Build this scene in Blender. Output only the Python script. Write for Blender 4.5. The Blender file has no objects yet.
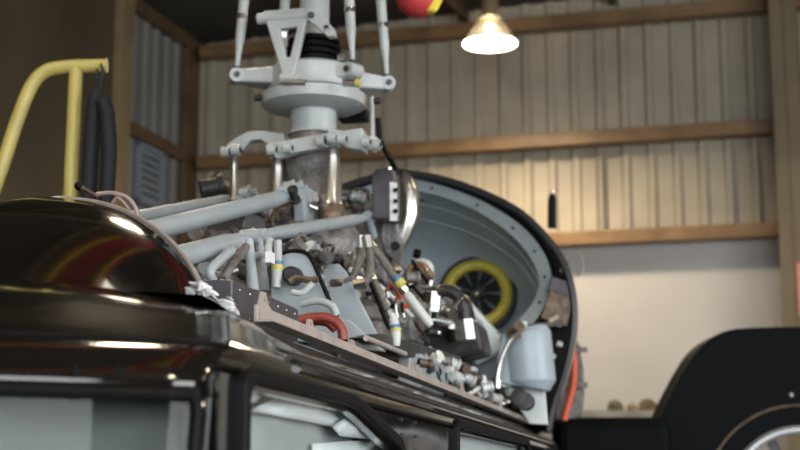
import bpy, bmesh, math, random
from mathutils import Vector, Matrix
from mathutils.geometry import tessellate_polygon
random.seed(7)
C = bpy.context.scene.collection
PI = math.pi
sc = bpy.context.scene

# ------------------------------------------------------------------ camera
FPX, EYE = 1470.0, 1.95
PITCH = math.atan(263/FPX)
cam_d = bpy.data.cameras.new('camera'); cam = bpy.data.objects.new('camera', cam_d); C.objects.link(cam)
cam.location = (0, 0, EYE); cam.rotation_euler = (PI/2+PITCH, 0, 0)
cam_d.sensor_width = 36; cam_d.lens = 36*FPX/800; cam_d.clip_end = 200; cam_d.clip_start = .05
cam_d.dof.use_dof = True; cam_d.dof.focus_distance = 2.55; cam_d.dof.aperture_fstop = 6.0
sc.camera = cam
sc.view_settings.view_transform = 'Standard'; sc.view_settings.look = 'None'
sc.view_settings.gamma = 1; sc.view_settings.use_curve_mapping = False
sc.view_settings.exposure = -0.12

def ray(x, y):
    a, b = (x-400)/FPX, (225-y)/FPX
    c, s = math.cos(PITCH), math.sin(PITCH)
    return Vector((a, c - b*s, s + b*c))
CAM = Vector((0, 0, EYE))
# helicopter frame: v to starboard, u aft, z up (floor = 0)
YAW = math.radians(11.14); VC = 1.05; U0 = 4.0
AFT = Vector((math.sin(YAW), math.cos(YAW), 0)); RT = Vector((math.cos(YAW), -math.sin(YAW), 0))
HORG = -RT*VC + AFT*U0
def Q(x, y, u=None, v=None, z=None):
    """measured point -> helicopter coordinates (v, u, z), on a plane u=, v= or z="""
    d = ray(x, y); du, dv = d.dot(AFT), d.dot(RT)
    if u is not None: t = u/du
    elif v is not None: t = (v-VC)/dv
    else: t = (z-EYE)/d.z
    return Vector((VC+dv*t, du*t, EYE+d.z*t))
def WY(x, y, Y):
    d = ray(x, y); t = Y/d.y
    return CAM + d*t

# ------------------------------------------------------------------ materials
def mat(name, col, rough=.5, metal=0., var=.0, vscale=8., bump=0., bscale=40., coat=0., spec=.5, trans=0., emit=None, estr=0., col2=None, aniso=None):
    m = bpy.data.materials.new(name); m.use_nodes = True
    nt = m.node_tree; b = nt.nodes['Principled BSDF']
    b.inputs['Base Color'].default_value = (*col, 1); b.inputs['Roughness'].default_value = rough
    b.inputs['Metallic'].default_value = metal; b.inputs['Coat Weight'].default_value = coat
    b.inputs['Coat Roughness'].default_value = .03
    b.inputs['Specular IOR Level'].default_value = spec
    b.inputs['Transmission Weight'].default_value = trans
    if emit: b.inputs['Emission Color'].default_value = (*emit, 1); b.inputs['Emission Strength'].default_value = estr
    tc = nt.nodes.new('ShaderNodeTexCoord')
    if var > 0 or col2:
        n = nt.nodes.new('ShaderNodeTexNoise'); n.inputs['Scale'].default_value = vscale; n.inputs['Detail'].default_value = 5
        nt.links.new(tc.outputs['Object'], n.inputs['Vector'])
        r = nt.nodes.new('ShaderNodeValToRGB'); r.color_ramp.elements[0].position = .35; r.color_ramp.elements[1].position = .65
        c2 = col2 or tuple(min(1, c*(1+var)) for c in col)
        c1 = col if col2 else tuple(c*(1-var) for c in col)
        r.color_ramp.elements[0].color = (*c1, 1); r.color_ramp.elements[1].color = (*c2, 1)
        nt.links.new(n.outputs['Fac'], r.inputs['Fac']); nt.links.new(r.outputs['Color'], b.inputs['Base Color'])
    if bump > 0:
        n = nt.nodes.new('ShaderNodeTexNoise'); n.inputs['Scale'].default_value = bscale; n.inputs['Detail'].default_value = 3
        nt.links.new(tc.outputs['Object'], n.inputs['Vector'])
        bp = nt.nodes.new('ShaderNodeBump'); bp.inputs['Strength'].default_value = bump; bp.inputs['Distance'].default_value = .01
        nt.links.new(n.outputs['Fac'], bp.inputs['Height']); nt.links.new(bp.outputs['Normal'], b.inputs['Normal'])
    return m
M = {}
M['paint'] = mat('black_paint', (.006, .005, .004), .09, 0, 0, 8, .09, 5, coat=.25, spec=.7)
M['paint_in'] = mat('black_satin', (.012, .012, .013), .45)
M['trim'] = mat('primer_trim', (.42, .365, .33), .45, .2, .12, 30)
M['grey'] = mat('blue_grey_paint', (.31, .355, .375), .38, 0, .06, 12)
M['greylt'] = mat('light_grey_paint', (.38, .41, .405), .38, 0, .08, 14)
M['lining'] = mat('cowl_lining', (.50, .58, .62), .45, 0, .08, 5)
M['cast'] = mat('cast_magnesium', (.17, .16, .15), .5, .35, .35, 22, .5, 90)
M['brown'] = mat('oiled_metal', (.15, .11, .075), .45, .5, .4, 26, .4, 80)
M['steel'] = mat('brushed_steel', (.55, .54, .50), .28, 1., .12, 30)
M['bright'] = mat('polished_steel', (.80, .80, .78), .15, 1.)
M['dark'] = mat('dark_metal', (.035, .035, .037), .45, .3, .3, 30)
M['box'] = mat('box_anodised', (.075, .07, .078), .42, .3, .15, 20)
M['rubber'] = mat('black_rubber', (.003, .003, .0035), .5, spec=.15)
M['hose'] = mat('braided_hose', (.20, .185, .165), .45, .6, .3, 160, .6, 300)
M['red'] = mat('red_hose', (.24, .045, .03), .45, 0, .2, 30)
M['orange'] = mat('orange_seal', (.60, .10, .035), .5, 0, .15, 30)
M['yellow'] = mat('yellow_paint', (.55, .44, .045), .4, 0, .12, 18)
M['ylabel'] = mat('yellow_band', (.50, .44, .10), .4)
M['blabel'] = mat('blue_band', (.06, .15, .28), .4)
M['white'] = mat('white_plastic', (.52, .54, .52), .35)
M['tank'] = mat('tank_grey', (.33, .39, .43), .35, 0, .06, 10)
M['panel'] = mat('pale_panel', (.55, .60, .58), .3, .1, .05, 10)
M['paper'] = mat('masking_paper', (.85, .87, .90), .5, .0, .04, 8, .25, 10)
M['copper'] = mat('copper_wire', (.35, .17, .06), .4, .7, .2, 40)
M['clear'] = mat('pinkish_vinyl', (.50, .38, .36), .15, 0, 0, 8, spec=.8, trans=.4)
M['railyel'] = mat('yellow_rail', (.50, .42, .12), .38, 0, .12, 10)
M['strap'] = mat('black_webbing', (.005, .006, .009), .7, 0, .2, 60, .4, 120)
M['redcov'] = mat('red_cover', (.75, .04, .07), .6, 0, .15, 6)
M['yelcov'] = mat('yellow_cover', (.80, .52, .02), .6)
M['label'] = mat('white_label', (.75, .75, .75), .5)

def glass(name, tint, rough=.03, f=.5):
    m = bpy.data.materials.new(name); m.use_nodes = True; nt = m.node_tree
    nt.nodes.remove(nt.nodes['Principled BSDF'])
    out = nt.nodes['Material Output']
    tr = nt.nodes.new('ShaderNodeBsdfTransparent'); tr.inputs['Color'].default_value = (*tint, 1)
    gl = nt.nodes.new('ShaderNodeBsdfGlossy'); gl.inputs['Roughness'].default_value = rough; gl.inputs['Color'].default_value = (.9, .95, .92, 1)
    lw = nt.nodes.new('ShaderNodeFresnel'); lw.inputs['IOR'].default_value = 1.0+f
    mx = nt.nodes.new('ShaderNodeMixShader')
    gm = nt.nodes.new('ShaderNodeNewGeometry'); sb = nt.nodes.new('ShaderNodeMath'); sb.operation = 'SUBTRACT'; sb.inputs[0].default_value = 1
    ml = nt.nodes.new('ShaderNodeMath'); ml.operation = 'MULTIPLY'
    nt.links.new(gm.outputs['Backfacing'], sb.inputs[1]); nt.links.new(sb.outputs[0], ml.inputs[0]); nt.links.new(lw.outputs['Fac'], ml.inputs[1])
    nt.links.new(ml.outputs[0], mx.inputs['Fac']); nt.links.new(tr.outputs[0], mx.inputs[1]); nt.links.new(gl.outputs[0], mx.inputs[2])
    nt.links.new(mx.outputs[0], out.inputs['Surface'])
    return m
M['glass'] = glass('window_glass', (.95, .97, .96), .03, .30)

# ------------------------------------------------------------------ mesh builder
class MB:
    def __init__(s): s.v = []; s.f = []; s.sm = []
    def add(s, vs, fs, smooth=False):
        o = len(s.v); s.v += [Vector(p) for p in vs]
        for f in fs: s.f.append([i+o for i in f]); s.sm.append(smooth)
        return s
    def box(s, c, d, R=None):
        c = Vector(c); hx, hy, hz = d[0]/2, d[1]/2, d[2]/2
        vs = [Vector((x, y, z)) for x in (-hx, hx) for y in (-hy, hy) for z in (-hz, hz)]
        if R is not None: vs = [R @ p for p in vs]
        return s.add([c+p for p in vs], [(0, 1, 3, 2), (4, 6, 7, 5), (0, 4, 5, 1), (2, 3, 7, 6), (0, 2, 6, 4), (1, 5, 7, 3)])
    def tube(s, pts, r, n=12, caps=True, smooth=True):
        pts = [Vector(p) for p in pts]; k = len(pts)
        rs = r if isinstance(r, (list, tuple)) else [r]*k
        t0 = (pts[1]-pts[0]).normalized()
        up = Vector((0, 0, 1)) if abs(t0.z) < .9 else Vector((1, 0, 0))
        a = t0.cross(up).normalized(); o = len(s.v)
        for i, p in enumerate(pts):
            if i == 0: t = t0
            elif i == k-1: t = (pts[-1]-pts[-2])
            else: t = (pts[i+1]-pts[i-1])
            if t.length < 1e-9: t = t0
            t = t.normalized(); a = (a - t*a.dot(t)).normalized(); b = t.cross(a)
            for j in range(n):
                th = 2*PI*j/n
                s.v.append(p + (a*math.cos(th)+b*math.sin(th))*rs[i])
        for i in range(k-1):
            for j in range(n):
                j2 = (j+1) % n
                s.f.append([o+i*n+j, o+i*n+j2, o+(i+1)*n+j2, o+(i+1)*n+j]); s.sm.append(smooth)
        if caps:
            s.f.append([o+j for j in range(n)][::-1]); s.sm.append(False)
            s.f.append([o+(k-1)*n+j for j in range(n)]); s.sm.append(False)
        return s
    def cyl(s, a, b, r, n=16, r2=None):
        return s.tube([a, b], [r, r if r2 is None else r2], n)
    def lathe(s, c, prof, n=32, axis=(0, 0, 1), smooth=True):
        """prof: (radius, height) list along axis from c"""
        c = Vector(c); ax = Vector(axis).normalized()
        return s.tube_prof(c, ax, prof, n, smooth)
    def tube_prof(s, c, ax, prof, n, smooth):
        q = Vector((0, 0, 1)).rotation_difference(ax)
        o = len(s.v); k = len(prof)
        for r, h in prof:
            for j in range(n):
                th = 2*PI*j/n
                s.v.append(c + q @ Vector((max(r, 1e-5)*math.cos(th), max(r, 1e-5)*math.sin(th), h)))
        for i in range(k-1):
            for j in range(n):
                j2 = (j+1) % n
                s.f.append([o+i*n+j, o+i*n+j2, o+(i+1)*n+j2, o+(i+1)*n+j]); s.sm.append(smooth)
        s.f.append([o+j for j in range(n)][::-1]); s.sm.append(False)
        s.f.append([o+(k-1)*n+j for j in range(n)]); s.sm.append(False)
        return s
    def torus(s, c, R, r, axis=(0, 0, 1), n=48, m=12, a0=0, a1=2*PI, sx=1., sy=1.):
        q = Vector((0, 0, 1)).rotation_difference(Vector(axis).normalized()); c = Vector(c)
        full = abs(a1-a0-2*PI) < 1e-6
        pts = [c + q @ Vector((R*sx*math.cos(a0+(a1-a0)*i/n), R*sy*math.sin(a0+(a1-a0)*i/n), 0)) for i in range(n+1)]
        return s.tube(pts, r, m, caps=not full)
    def ball(s, c, r, n=14):
        prof = [(r*math.sin(PI*i/8), -r*math.cos(PI*i/8)) for i in range(9)]
        return s.tube_prof(Vector(c), Vector((0, 0, 1)), prof, n, True)
    def plate(s, outer, nrm, th, holes=()):
        """flat plate from 3-D outline (+ holes), thickness th along nrm (centred)"""
        nrm = Vector(nrm).normalized()*th/2
        loops = [[Vector(p) for p in outer]]+[[Vector(p) for p in h] for h in holes]
        flat = [p for l in loops for p in l]; k = len(flat)
        tris = tessellate_polygon(loops)
        vs = [p+nrm for p in flat]+[p-nrm for p in flat]
        fs = [tuple(t) for t in tris]+[tuple(i+k for i in t[::-1]) for t in tris]
        o = 0
        for l in loops:
            m = len(l)
            for i in range(m): j = (i+1) % m; fs.append((o+i, o+j, o+j+k, o+i+k))
            o += m
        return s.add(vs, fs)
    def ringplate(s, outer, inner, nrm, th):
        """flat ring between two loops of equal length"""
        nv = Vector(nrm).normalized()*th/2; n = len(outer); A_ = [Vector(p) for p in outer]; B_ = [Vector(p) for p in inner]
        vs = [p+nv for p in A_]+[p+nv for p in B_]+[p-nv for p in A_]+[p-nv for p in B_]; fs = []
        for i in range(n):
            j = (i+1) % n
            fs += [(i, j, n+j, n+i), (2*n+i, 3*n+i, 3*n+j, 2*n+j), (i, 2*n+i, 2*n+j, j), (n+i, n+j, 3*n+j, 3*n+i)]
        return s.add(vs, fs)
    def grid(s, rows, smooth=True, closed=False):
        o = len(s.v); w = len(rows[0])
        for r in rows: s.v += [Vector(p) for p in r]
        for i in range(len(rows)-1):
            for j in range(w if closed else w-1):
                j2 = (j+1) % w
                s.f.append([o+i*w+j, o+i*w+j2, o+(i+1)*w+j2, o+(i+1)*w+j]); s.sm.append(smooth)
        return s
    def build(s, name, m, parent=None, bevel=0., solid=0., sub=0, off=None, label=None, autosmooth=False):
        off = Vector(off) if off is not None else (Vector((0, U0, 0)) if parent is not None and parent.get('heli') else Vector((0, 0, 0)))
        me = bpy.data.meshes.new(name); me.from_pydata([tuple(p-off) for p in s.v], [], s.f)
        me.polygons.foreach_set('use_smooth', s.sm); me.update()
        import bmesh
        bm = bmesh.new(); bm.from_mesh(me); bmesh.ops.recalc_face_normals(bm, faces=bm.faces); bm.to_mesh(me); bm.free()
        if any(s.sm): me.set_sharp_from_angle(angle=.75)
        me.materials.append(M[m] if isinstance(m, str) else m)
        o = bpy.data.objects.new(name, me); C.objects.link(o)
        if parent is not None: o.parent = parent
        if parent is not None and parent.get('heli'): o['heli'] = 1
        if bevel > 0:
            b = o.modifiers.new('b', 'BEVEL'); b.width = bevel; b.segments = 2; b.limit_method = 'ANGLE'; b.angle_limit = .6
        if solid: b = o.modifiers.new('s', 'SOLIDIFY'); b.thickness = solid; b.offset = -1
        if sub: b = o.modifiers.new('u', 'SUBSURF'); b.levels = sub; b.render_levels = sub
        if label: o['label'] = label
        return o
def spline(pts, n=8):
    pts = [Vector(p) for p in pts]
    if len(pts) < 3: return pts
    P = [pts[0]*2-pts[1]]+pts+[pts[-1]*2-pts[-2]]; out = []
    for i in range(1, len(P)-2):
        a, b, c, d = P[i-1:i+3]
        for k in range(n):
            t = k/n
            out.append(.5*((2*b)+(c-a)*t+(2*a-5*b+4*c-d)*t*t+(3*b-a-3*c+d)*t**3))
    out.append(P[-2]); return out
def thing(name, label, cat, loc=(0, 0, 0), rz=0., group=None):
    o = bpy.data.objects.new(name, None); C.objects.link(o); o.location = loc; o.rotation_euler = (0, 0, rz)
    o['label'] = label; o['category'] = cat
    if group: o['group'] = group
    return o
def tag(o, label, cat, group=None):
    o['label'] = label; o['category'] = cat
    if group: o['group'] = group
    return o
def struct(name, mb, m, **k):
    o = mb.build(name, m, **k); o['kind'] = 'structure'; return o

# ================================================================== HANGAR
E1 = Vector((.962, -.272, 0)); E2 = Vector((-.272, -.962, 0)); CR = Vector((-2.35, 16.25, 0)); UPZ = Vector((0, 0, 1))
def RM(a, b, z): return CR + E1*a + E2*b + UPZ*z      # a along back wall, b towards the viewer
WID, DEP, HT = 19., 26., 7.0; RISE = .035
def roofz(a): return HT + RISE*a if a < WID/2 else HT + RISE*(WID-a)
# wall materials: corrugated cladding built as geometry
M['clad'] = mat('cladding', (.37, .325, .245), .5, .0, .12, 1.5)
M['cladl'] = mat('cladding_shaded', (.19, .185, .165), .55, .0, .1, 1.5)  # darker cladding copy, the left wall's weaker light put into its colour
M['plaster'] = mat('white_lining', (.50, .485, .465), .6, 0, .05, 1.2)
M['girt'] = mat('orange_brown_girt', (.20, .118, .052), .5, 0, .25, 3.)
M['girtd'] = mat('brown_girt', (.115, .07, .035), .55, 0, .2, 3.)
M['column'] = mat('olive_column', (.17, .13, .07), .5, 0, .15, 2.)
M['colband'] = mat('tan_column', (.26, .19, .10), .5, 0, .15, 2.)
M['darkclad'] = mat('dark_brown_shade', (.085, .065, .035), .7, 0, .15, 1.)
M['roof'] = mat('roof_sheet', (.045, .042, .038), .7, 0, .15, 1.)
M['floor'] = mat('concrete', (.12, .115, .105), .5, 0, .2, 1.5)

def clad(a0, a1, z0, z1, fixed, along, pitch=.26, depth=.035):
    """ribbed sheet: profile of trapezoid ribs"""
    mb = MB(); prof = []; a = a0
    while a < a1:
        for da, dd in ((0, 0), (.16, 0), (.18, 1), (.235, 1)):
            if a+da <= a1: prof.append((a+da, dd*depth))
        a += pitch
    prof.append((a1, 0))
    for (p, d), (q, e) in zip(prof, prof[1:]):
        if along == 'a': vs = [RM(p, fixed+d, z0), RM(q, fixed+e, z0), RM(q, fixed+e, z1), RM(p, fixed+d, z1)]
        else: vs = [RM(fixed+d, p, z0), RM(fixed+e, q, z0), RM(fixed+e, q, z1), RM(fixed+d, p, z1)]
        mb.add(vs, [(0, 1, 2, 3)])
    return mb
ZL = 4.52   # top of white lining on back wall
struct('wall_back', clad(0, WID, ZL, 7.9, -.02, 'a'), 'clad', solid=.01)
mb = MB(); mb.box(RM(WID/2+2, -.12, ZL/2), (WID-4, .2, ZL), Matrix((E1, -E2, UPZ)).transposed())
mb.build('x', 'plaster') if False else struct('wall_lining', mb, 'plaster')
struct('wall_back_lower', clad(0, 4.0, 0, ZL, -.02, 'a'), 'clad', solid=.01)
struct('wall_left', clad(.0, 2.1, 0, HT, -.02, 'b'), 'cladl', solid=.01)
RR = Matrix((E1, -E2, UPZ)).transposed()
def rbox(a0, a1, b0, b1, z0, z1): return MB().box(RM((a0+a1)/2, (b0+b1)/2, (z0+z1)/2), (a1-a0, abs(b1-b0), z1-z0), RR)
struct('wall_left_near', rbox(-.16, .03, 2.06, DEP, 0, HT), 'darkclad')  # near bay in shadow: the shade is put into its dark colour
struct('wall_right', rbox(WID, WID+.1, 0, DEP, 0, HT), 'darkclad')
struct('floor', rbox(-.2, WID+.2, -.3, DEP+2, -.2, 0), 'floor')
for nm, a0, a1 in (('ceiling', -.2, WID/2), ('ceiling_far', WID/2, WID+.2)):
    mb = MB(); mb.add([RM(a0, -.3, roofz(a0)), RM(a1, -.3, roofz(a1)), RM(a1, DEP, roofz(a1)), RM(a0, DEP, roofz(a0))], [(0, 1, 2, 3)])
    struct(nm, mb, 'roof', solid=.05)
# girts on back wall / left wall (setting)
n = 1
def girt(a0, a1, b0, b1, z0, z1, m='girt'):
    global n
    struct('trim_%d' % n, rbox(a0, a1, b0, b1, z0, z1), m, bevel=.01); n += 1
for z in (4.47, 5.52, 6.80):
    girt(.15, WID, .06, .24, z-.07, z+.07)
for z in (4.1, 5.57): girt(.02, .09, .36, 1.8, z-.07, z+.07, 'girtd')
girt(.02, .10, 0, 1.8, HT-.18, HT-.02, 'girtd')
def column(a, b, w, d, m, top=None):
    """I-section column with flanges and web"""
    global n
    h = top or roofz(a)
    mb = rbox(a-w/2, a+w/2, b, b+.015, 0, h)
    for q in (rbox(a-w/2, a+w/2, b+d-.015, b+d, 0, h), rbox(a-.006, a+.006, b, b+d, 0, h)): mb.add(q.v, q.f)
    struct('trim_%d' % n, mb, m); n += 1
column(6.53, .26, .26, .30, 'column'); column(14, .26, .2, .3, 'column')
struct('trim_%d' % n, rbox(.0, .07, .0, .36, 0, HT), 'girtd', bevel=.01); n += 1
# tapered portal leg on the left wall
mb = MB(); mb.plate([RM(.0, 1.92, 0), RM(.03, 1.92, 0), RM(.12, 1.92, HT-.05), RM(0, 1.92, HT-.05)], E2, .28)
struct('trim_%d' % n, mb, 'colband', bevel=.01); n += 1
# portal rafters & purlins on the ceiling
for b in (8.0, 14.0):
    mb = MB(); mb.plate([RM(.0, b, HT-.03), RM(.0, b, HT-.55), RM(1.2, b, HT-.30), RM(WID/2, b, roofz(WID/2)-.30), RM(WID/2, b, roofz(WID/2)-.02)], E2, .16)
    struct('trim_%d' % n, mb, 'girtd'); n += 1
for a in (1.6, 3.2, 4.8, 6.4, 8.0):
    struct('trim_%d' % n, rbox(a-.03, a+.03, 0, 18, roofz(a)-.18, roofz(a)-.02), 'girtd'); n += 1
# louvred vent on the left wall
vt = thing('louvre_vent', 'grey-blue louvred vent low on the ribbed left wall', 'vent', RM(.06, 1.2, 5.16))
mb = MB(); vb = Vector(vt.location)
for b0 in (-.28, .28): mb.box(E2*b0, (.06, .05, .62), RR)
for z in (-.29, .29): mb.box(UPZ*z, (.06, .61, .05), RR)
M['vent'] = mat('vent_grey', (.22, .26, .31), .5)
mb.build('vent_frame', 'vent', vt)
mb = MB()
for k in range(7): mb.box(UPZ*(-.24+k*.08), (.05, .54, .05), RR @ Matrix.Rotation(.5, 3, 'Y'))
mb.build('louvre_slats', 'vent', vt)
# red notice on the right hand column
mb = MB()
M['notice'] = mat('faded_red_notice', (.62, .25, .20), .5)
nt_ = thing('notice_sign', 'narrow faded red notice fixed on the right hand column', 'sign', RM(6.60, .568, WY(792, 289, 13.9).z))
mb = MB(); mb.box((0, 0, 0), (.10, .008, .50), RR); mb.build('sign_board', 'notice', nt_)
# thin conduit + fixtures on the wall
tag(MB().box(RM(4.6, .12, 5.0), (.02, .02, 1.0), RR).build('conduit', 'darkclad'), 'thin vertical conduit on the ribbed wall under the hanging lamp', 'conduit')

# high-bay lamps
def bay_lamp(p, label, power=220, vis=True):
    t = thing('pendant_lamp', label, 'lamp', p, 0, 'high bay lamps')
    MB().lathe((0, 0, .18), [(.05, 0), (.085, .02), (.085, .20), (.06, .25), (.02, .26)], 24).build('lamp_housing', 'colband', t)
    MB().cyl((0, 0, .42), (0, 0, roofz(5)-p[2]-.05), .012, 8).build('suspension_rod', 'darkclad', t)
    mb = MB(); prof = [(.095, .20), (.13, .16), (.19, .07), (.245, -.02), (.262, -.06)]
    rows = [[(r*math.cos(2*PI*j/36), r*math.sin(2*PI*j/36), h) for j in range(36)] for r, h in prof]
    mb.grid(rows, closed=True); mb.build('lamp_shade', M['shade'], t, solid=.006)
    MB().lathe((0, 0, -.062), [(.255, 0), (.255, .01), (.2, .012)], 32).build('lamp_lens', M['glow'], t)
    MB().ball((0, 0, .10), .055).build('lamp_bulb', M['bulb'], t)
    l = bpy.data.lights.new('lamp_light', 'SPOT'); l.energy = power; l.color = (1, .80, .56); l.shadow_soft_size = .2
    l.spot_size = math.radians(158); l.spot_blend = .75
    lo = bpy.data.objects.new('lamp_light', l); C.objects.link(lo); lo.parent = t; lo.location = (0, 0, -.10)
    return t
M['glow'] = mat('lamp_glow', (1, .9, .75), .4, emit=(1, .86, .66), estr=30.)
M['bulb'] = mat('lamp_bulb', (1, .9, .75), .4, emit=(1, .72, .42), estr=10.)
M['shade'] = mat('prismatic_shade', (.62, .58, .48), .15, 0, 0, spec=.7, trans=.95)
lp = WY(490, 38, 13.6)
bay_lamp(lp, 'glowing high bay lamp hanging in front of the ribbed back wall', 800)
for a, b in ((8.5, 2.4), (3.6, 8.0), (9.0, 8.0), (3.6, 14.0), (9.0, 14.), (14., 5.)):
    q = RM(a, b, 0); bay_lamp((q.x, q.y, 6.1), 'high bay lamp hanging out of view over the hangar floor', 260)

# ================================================================== HELICOPTER
heli = thing('helicopter', 'glossy black helicopter with its engine cowlings open under the rotor mast', 'helicopter', HORG, -YAW)
heli['heli'] = 1
ZD = 2.17     # engine deck height

# ---- fuselage skin: plan curve x levels
def zcross(x, y, z): return Q(x, y, z=z)
pA = Q(0, 396, z=2.03); pB = Q(192, 401, z=2.03)
print('front line', pA, pB)
def plan(inset_side, inset_nose, r=.035, vs=.60):
    """half plan outline from nose centre to tail: list of (v,u)"""
    d = Vector((pB.x-pA.x, pB.y-pA.y)); d.normalize(); nrm = Vector((-d.y, d.x))
    if nrm.y < 0: nrm = -nrm
    a = Vector((pA.x, pA.y)) + nrm*inset_nose
    side = vs-inset_side
    tc = (side-a.x)/d.x; corner = a+d*tc
    t0 = (0-a.x)/d.x; nose = a+d*t0
    pts = []
    k = 10
    for i in range(k+1):
        t = t0+(tc-r-t0)*i/k; p = a+d*t
        # slight convexity
        w = 1-((i/k)); pts.append(Vector((p.x, p.y-.0)))
    s = a+d*(tc-r); e = corner+Vector((0, r))
    for i in range(1, 9):
        t = i/8; pts.append(s*(1-t)**2+corner*2*t*(1-t)+e*t*t)
    # round the nose centre
    for i in range(k+1):
        x = pts[i].x
        if x < .25: pts[i].y += .05*(1-x/.25)**2
    for u in (1.75, 2.0, 2.3, 2.6, 3.0, 3.5, 4.0, 4.6, 5.2):
        pts.append(Vector((side, u)))
    for u, w in ((5.6, .93), (6.2, .8), (7.0, .48), (8.2, .34), (10.5, .22)):
        pts.append(Vector((side*w, u)))
    return pts
levels = [(.9, .05, .10), (1.25, 0, -.10), (1.55, -.0, -.08)]
top_levels = [(2.075, .002, .02, -.005), (2.085, .010, .05, 0), (2.098, .018, .10, 0), (2.102, .040, .17, .02), (2.13, .075, .27, .025), (2.152, .105, .37, .026), (2.166, .13, .46, .031), (2.172, .148, .55, .036)]
def nosew(u): t = min(1, max(0, (2.02-u)/.36)); return t*t*(3-2*t)
def lat(x): t = min(1, max(0, (abs(x)-.32)/.16)); return 1-.5*t*t*(3-2*t)
def full(z, si, ni, ex=0):
    h = plan(si, ni)
    R_ = [(p.x, p.y, z+ex*nosew(p.y)*lat(p.x)) for p in h]; L_ = [(-p.x, p.y, z+ex*nosew(p.y)*lat(p.x)) for p in h[1:]]
    return L_[::-1]+R_
mb = MB()
mb.grid([full(z, a, b, e) for z, a, b, e in ((2.06, 0, .0, -.01),)+tuple(top_levels)])
# roof brow closing to the centreline
last = plan(.148, .55)
rows = []
for k in range(7):
    t = k/6
    rows.append([(p.x*(1-t*.999), p.y+max(0, 2.0-p.y)*t*.5, 2.172+.036*nosew(p.y)*lat(p.x*(1-t))+.004*(1-(1-t)**2)*nosew(p.y)-(1-nosew(p.y))*.012*min(1, t*6)) for p in last])
mb.grid(rows); mb.grid([[(-x, y, z) for x, y, z in r] for r in rows])
mb.build('roof_skin', 'paint', heli)
# belly / lower body
mb = MB()
mb.grid([full(z, a, b) for z, a, b in ((1.62, 0, -.07), (1.3, -.0, -.16), (.95, .02, -.12), (.72, .12, .05), (.62, .35, .25))])
mb.build('lower_skin', 'paint', heli)
# side walls with window openings
def rrect(pts, r, n=5):
    """round polygon corners"""
    out = []; m = len(pts)
    for i in range(m):
        p0, p, p1 = Vector(pts[i-1]), Vector(pts[i]), Vector(pts[(i+1) % m])
        rr = r[i] if isinstance(r, (list, tuple)) else r
        a = p+(p0-p).normalized()*rr; b = p+(p1-p).normalized()*rr
        for k in range(n+1):
            t = k/n; out.append(a*(1-t)**2+p*2*t*(1-t)+b*t*t)
    return out
w1 = [Q(238, 390, v=.60), Q(346, 405, v=.60), Q(392, 455, v=.60)]
print('win1', w1, Q(455, 432, v=.6), Q(525, 445, v=.6))
zt = 2.049
u_a, u_b = w1[0].y, w1[1].y; u_c = w1[2].y
W1 = [(1.437, 1.68), (1.437, zt), (u_b, zt), (u_c, w1[2].z), (u_c+.08, 1.85), (u_c+.08, 1.68)]
u_d, u_e = Q(452, 432, v=.6).y, Q(523, 445, v=.6).y
W2 = [(u_d, 1.68), (u_d, zt+.008), (u_e, zt+.008), (u_e+.15, 1.9), (u_e+.15, 1.68)]
p = plan(0, 0); sidestart = [q for q in p if abs(q.x-.60) < 1e-4][0].y
for s in (1, -1):
    mb = MB(); V = .60*s
    h1 = rrect([(V, a, b) for a, b in W1], [.03, .03, .03, .03, .04, .04]); h2 = rrect([(V, a, b) for a, b in W2], .03)
    
    um_ = (u_c+.08+u_d)/2
    for hh, ua_, ub_ in ((h1, sidestart, um_), (h2, um_, u_e+.35)):
        c = sum(hh, Vector())/len(hh); out = []
        for q in hh:
            d = q-c
            t = min(((ub_-c.y) if d.y > 0 else (ua_-c.y))/d.y if abs(d.y) > 1e-6 else 9e9, ((2.06-c.z) if d.z > 0 else (1.62-c.z))/d.z if abs(d.z) > 1e-6 else 9e9)
            out.append(c+d*t)
        for cy, cz in ((ua_, 1.62), (ua_, 2.06), (ub_, 2.06), (ub_, 1.62)):
            k = min(range(len(out)), key=lambda i: (out[i]-Vector((V, cy, cz))).length); out[k] = Vector((V, cy, cz))
        mb.ringplate(out, hh, (1, 0, 0), .012)
    if u_e+.35 < 5.2: mb.box((V, (u_e+.35+5.2)/2, 1.84), (.012, 5.2-u_e-.35, .44))
    mb.build('side_panel', 'paint', heli)
    fr = MB()
    def scale_loop(l, k):
        c = sum((Vector(q) for q in l), Vector())/len(l); out = []
        for q in l:
            q = Vector(q); d = (q-c); out.append(q+Vector((0, math.copysign(k, d.y)*min(1, abs(d.y)*6), math.copysign(k, d.z)*min(1, abs(d.z)*8))))
        return out
    for hh, nm in ((h1, 'cabin_window'), (h2, 'rear_window')):
        f = MB(); out_ = scale_loop(hh, .024); inn = scale_loop(hh, -.007)
        f.ringplate([Vector(q)+Vector((.010*s, 0, 0)) for q in out_], [Vector(q)+Vector((.010*s, 0, 0)) for q in inn], (1, 0, 0), .014)
        fo = f.build(nm, 'rubber', heli, bevel=.003)
        g = MB(); g.plate([Vector(q)+Vector((.004*s, 0, 0)) for q in inn], (1, 0, 0), .004)
        g.build('window_pane', 'glass', fo)
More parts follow.
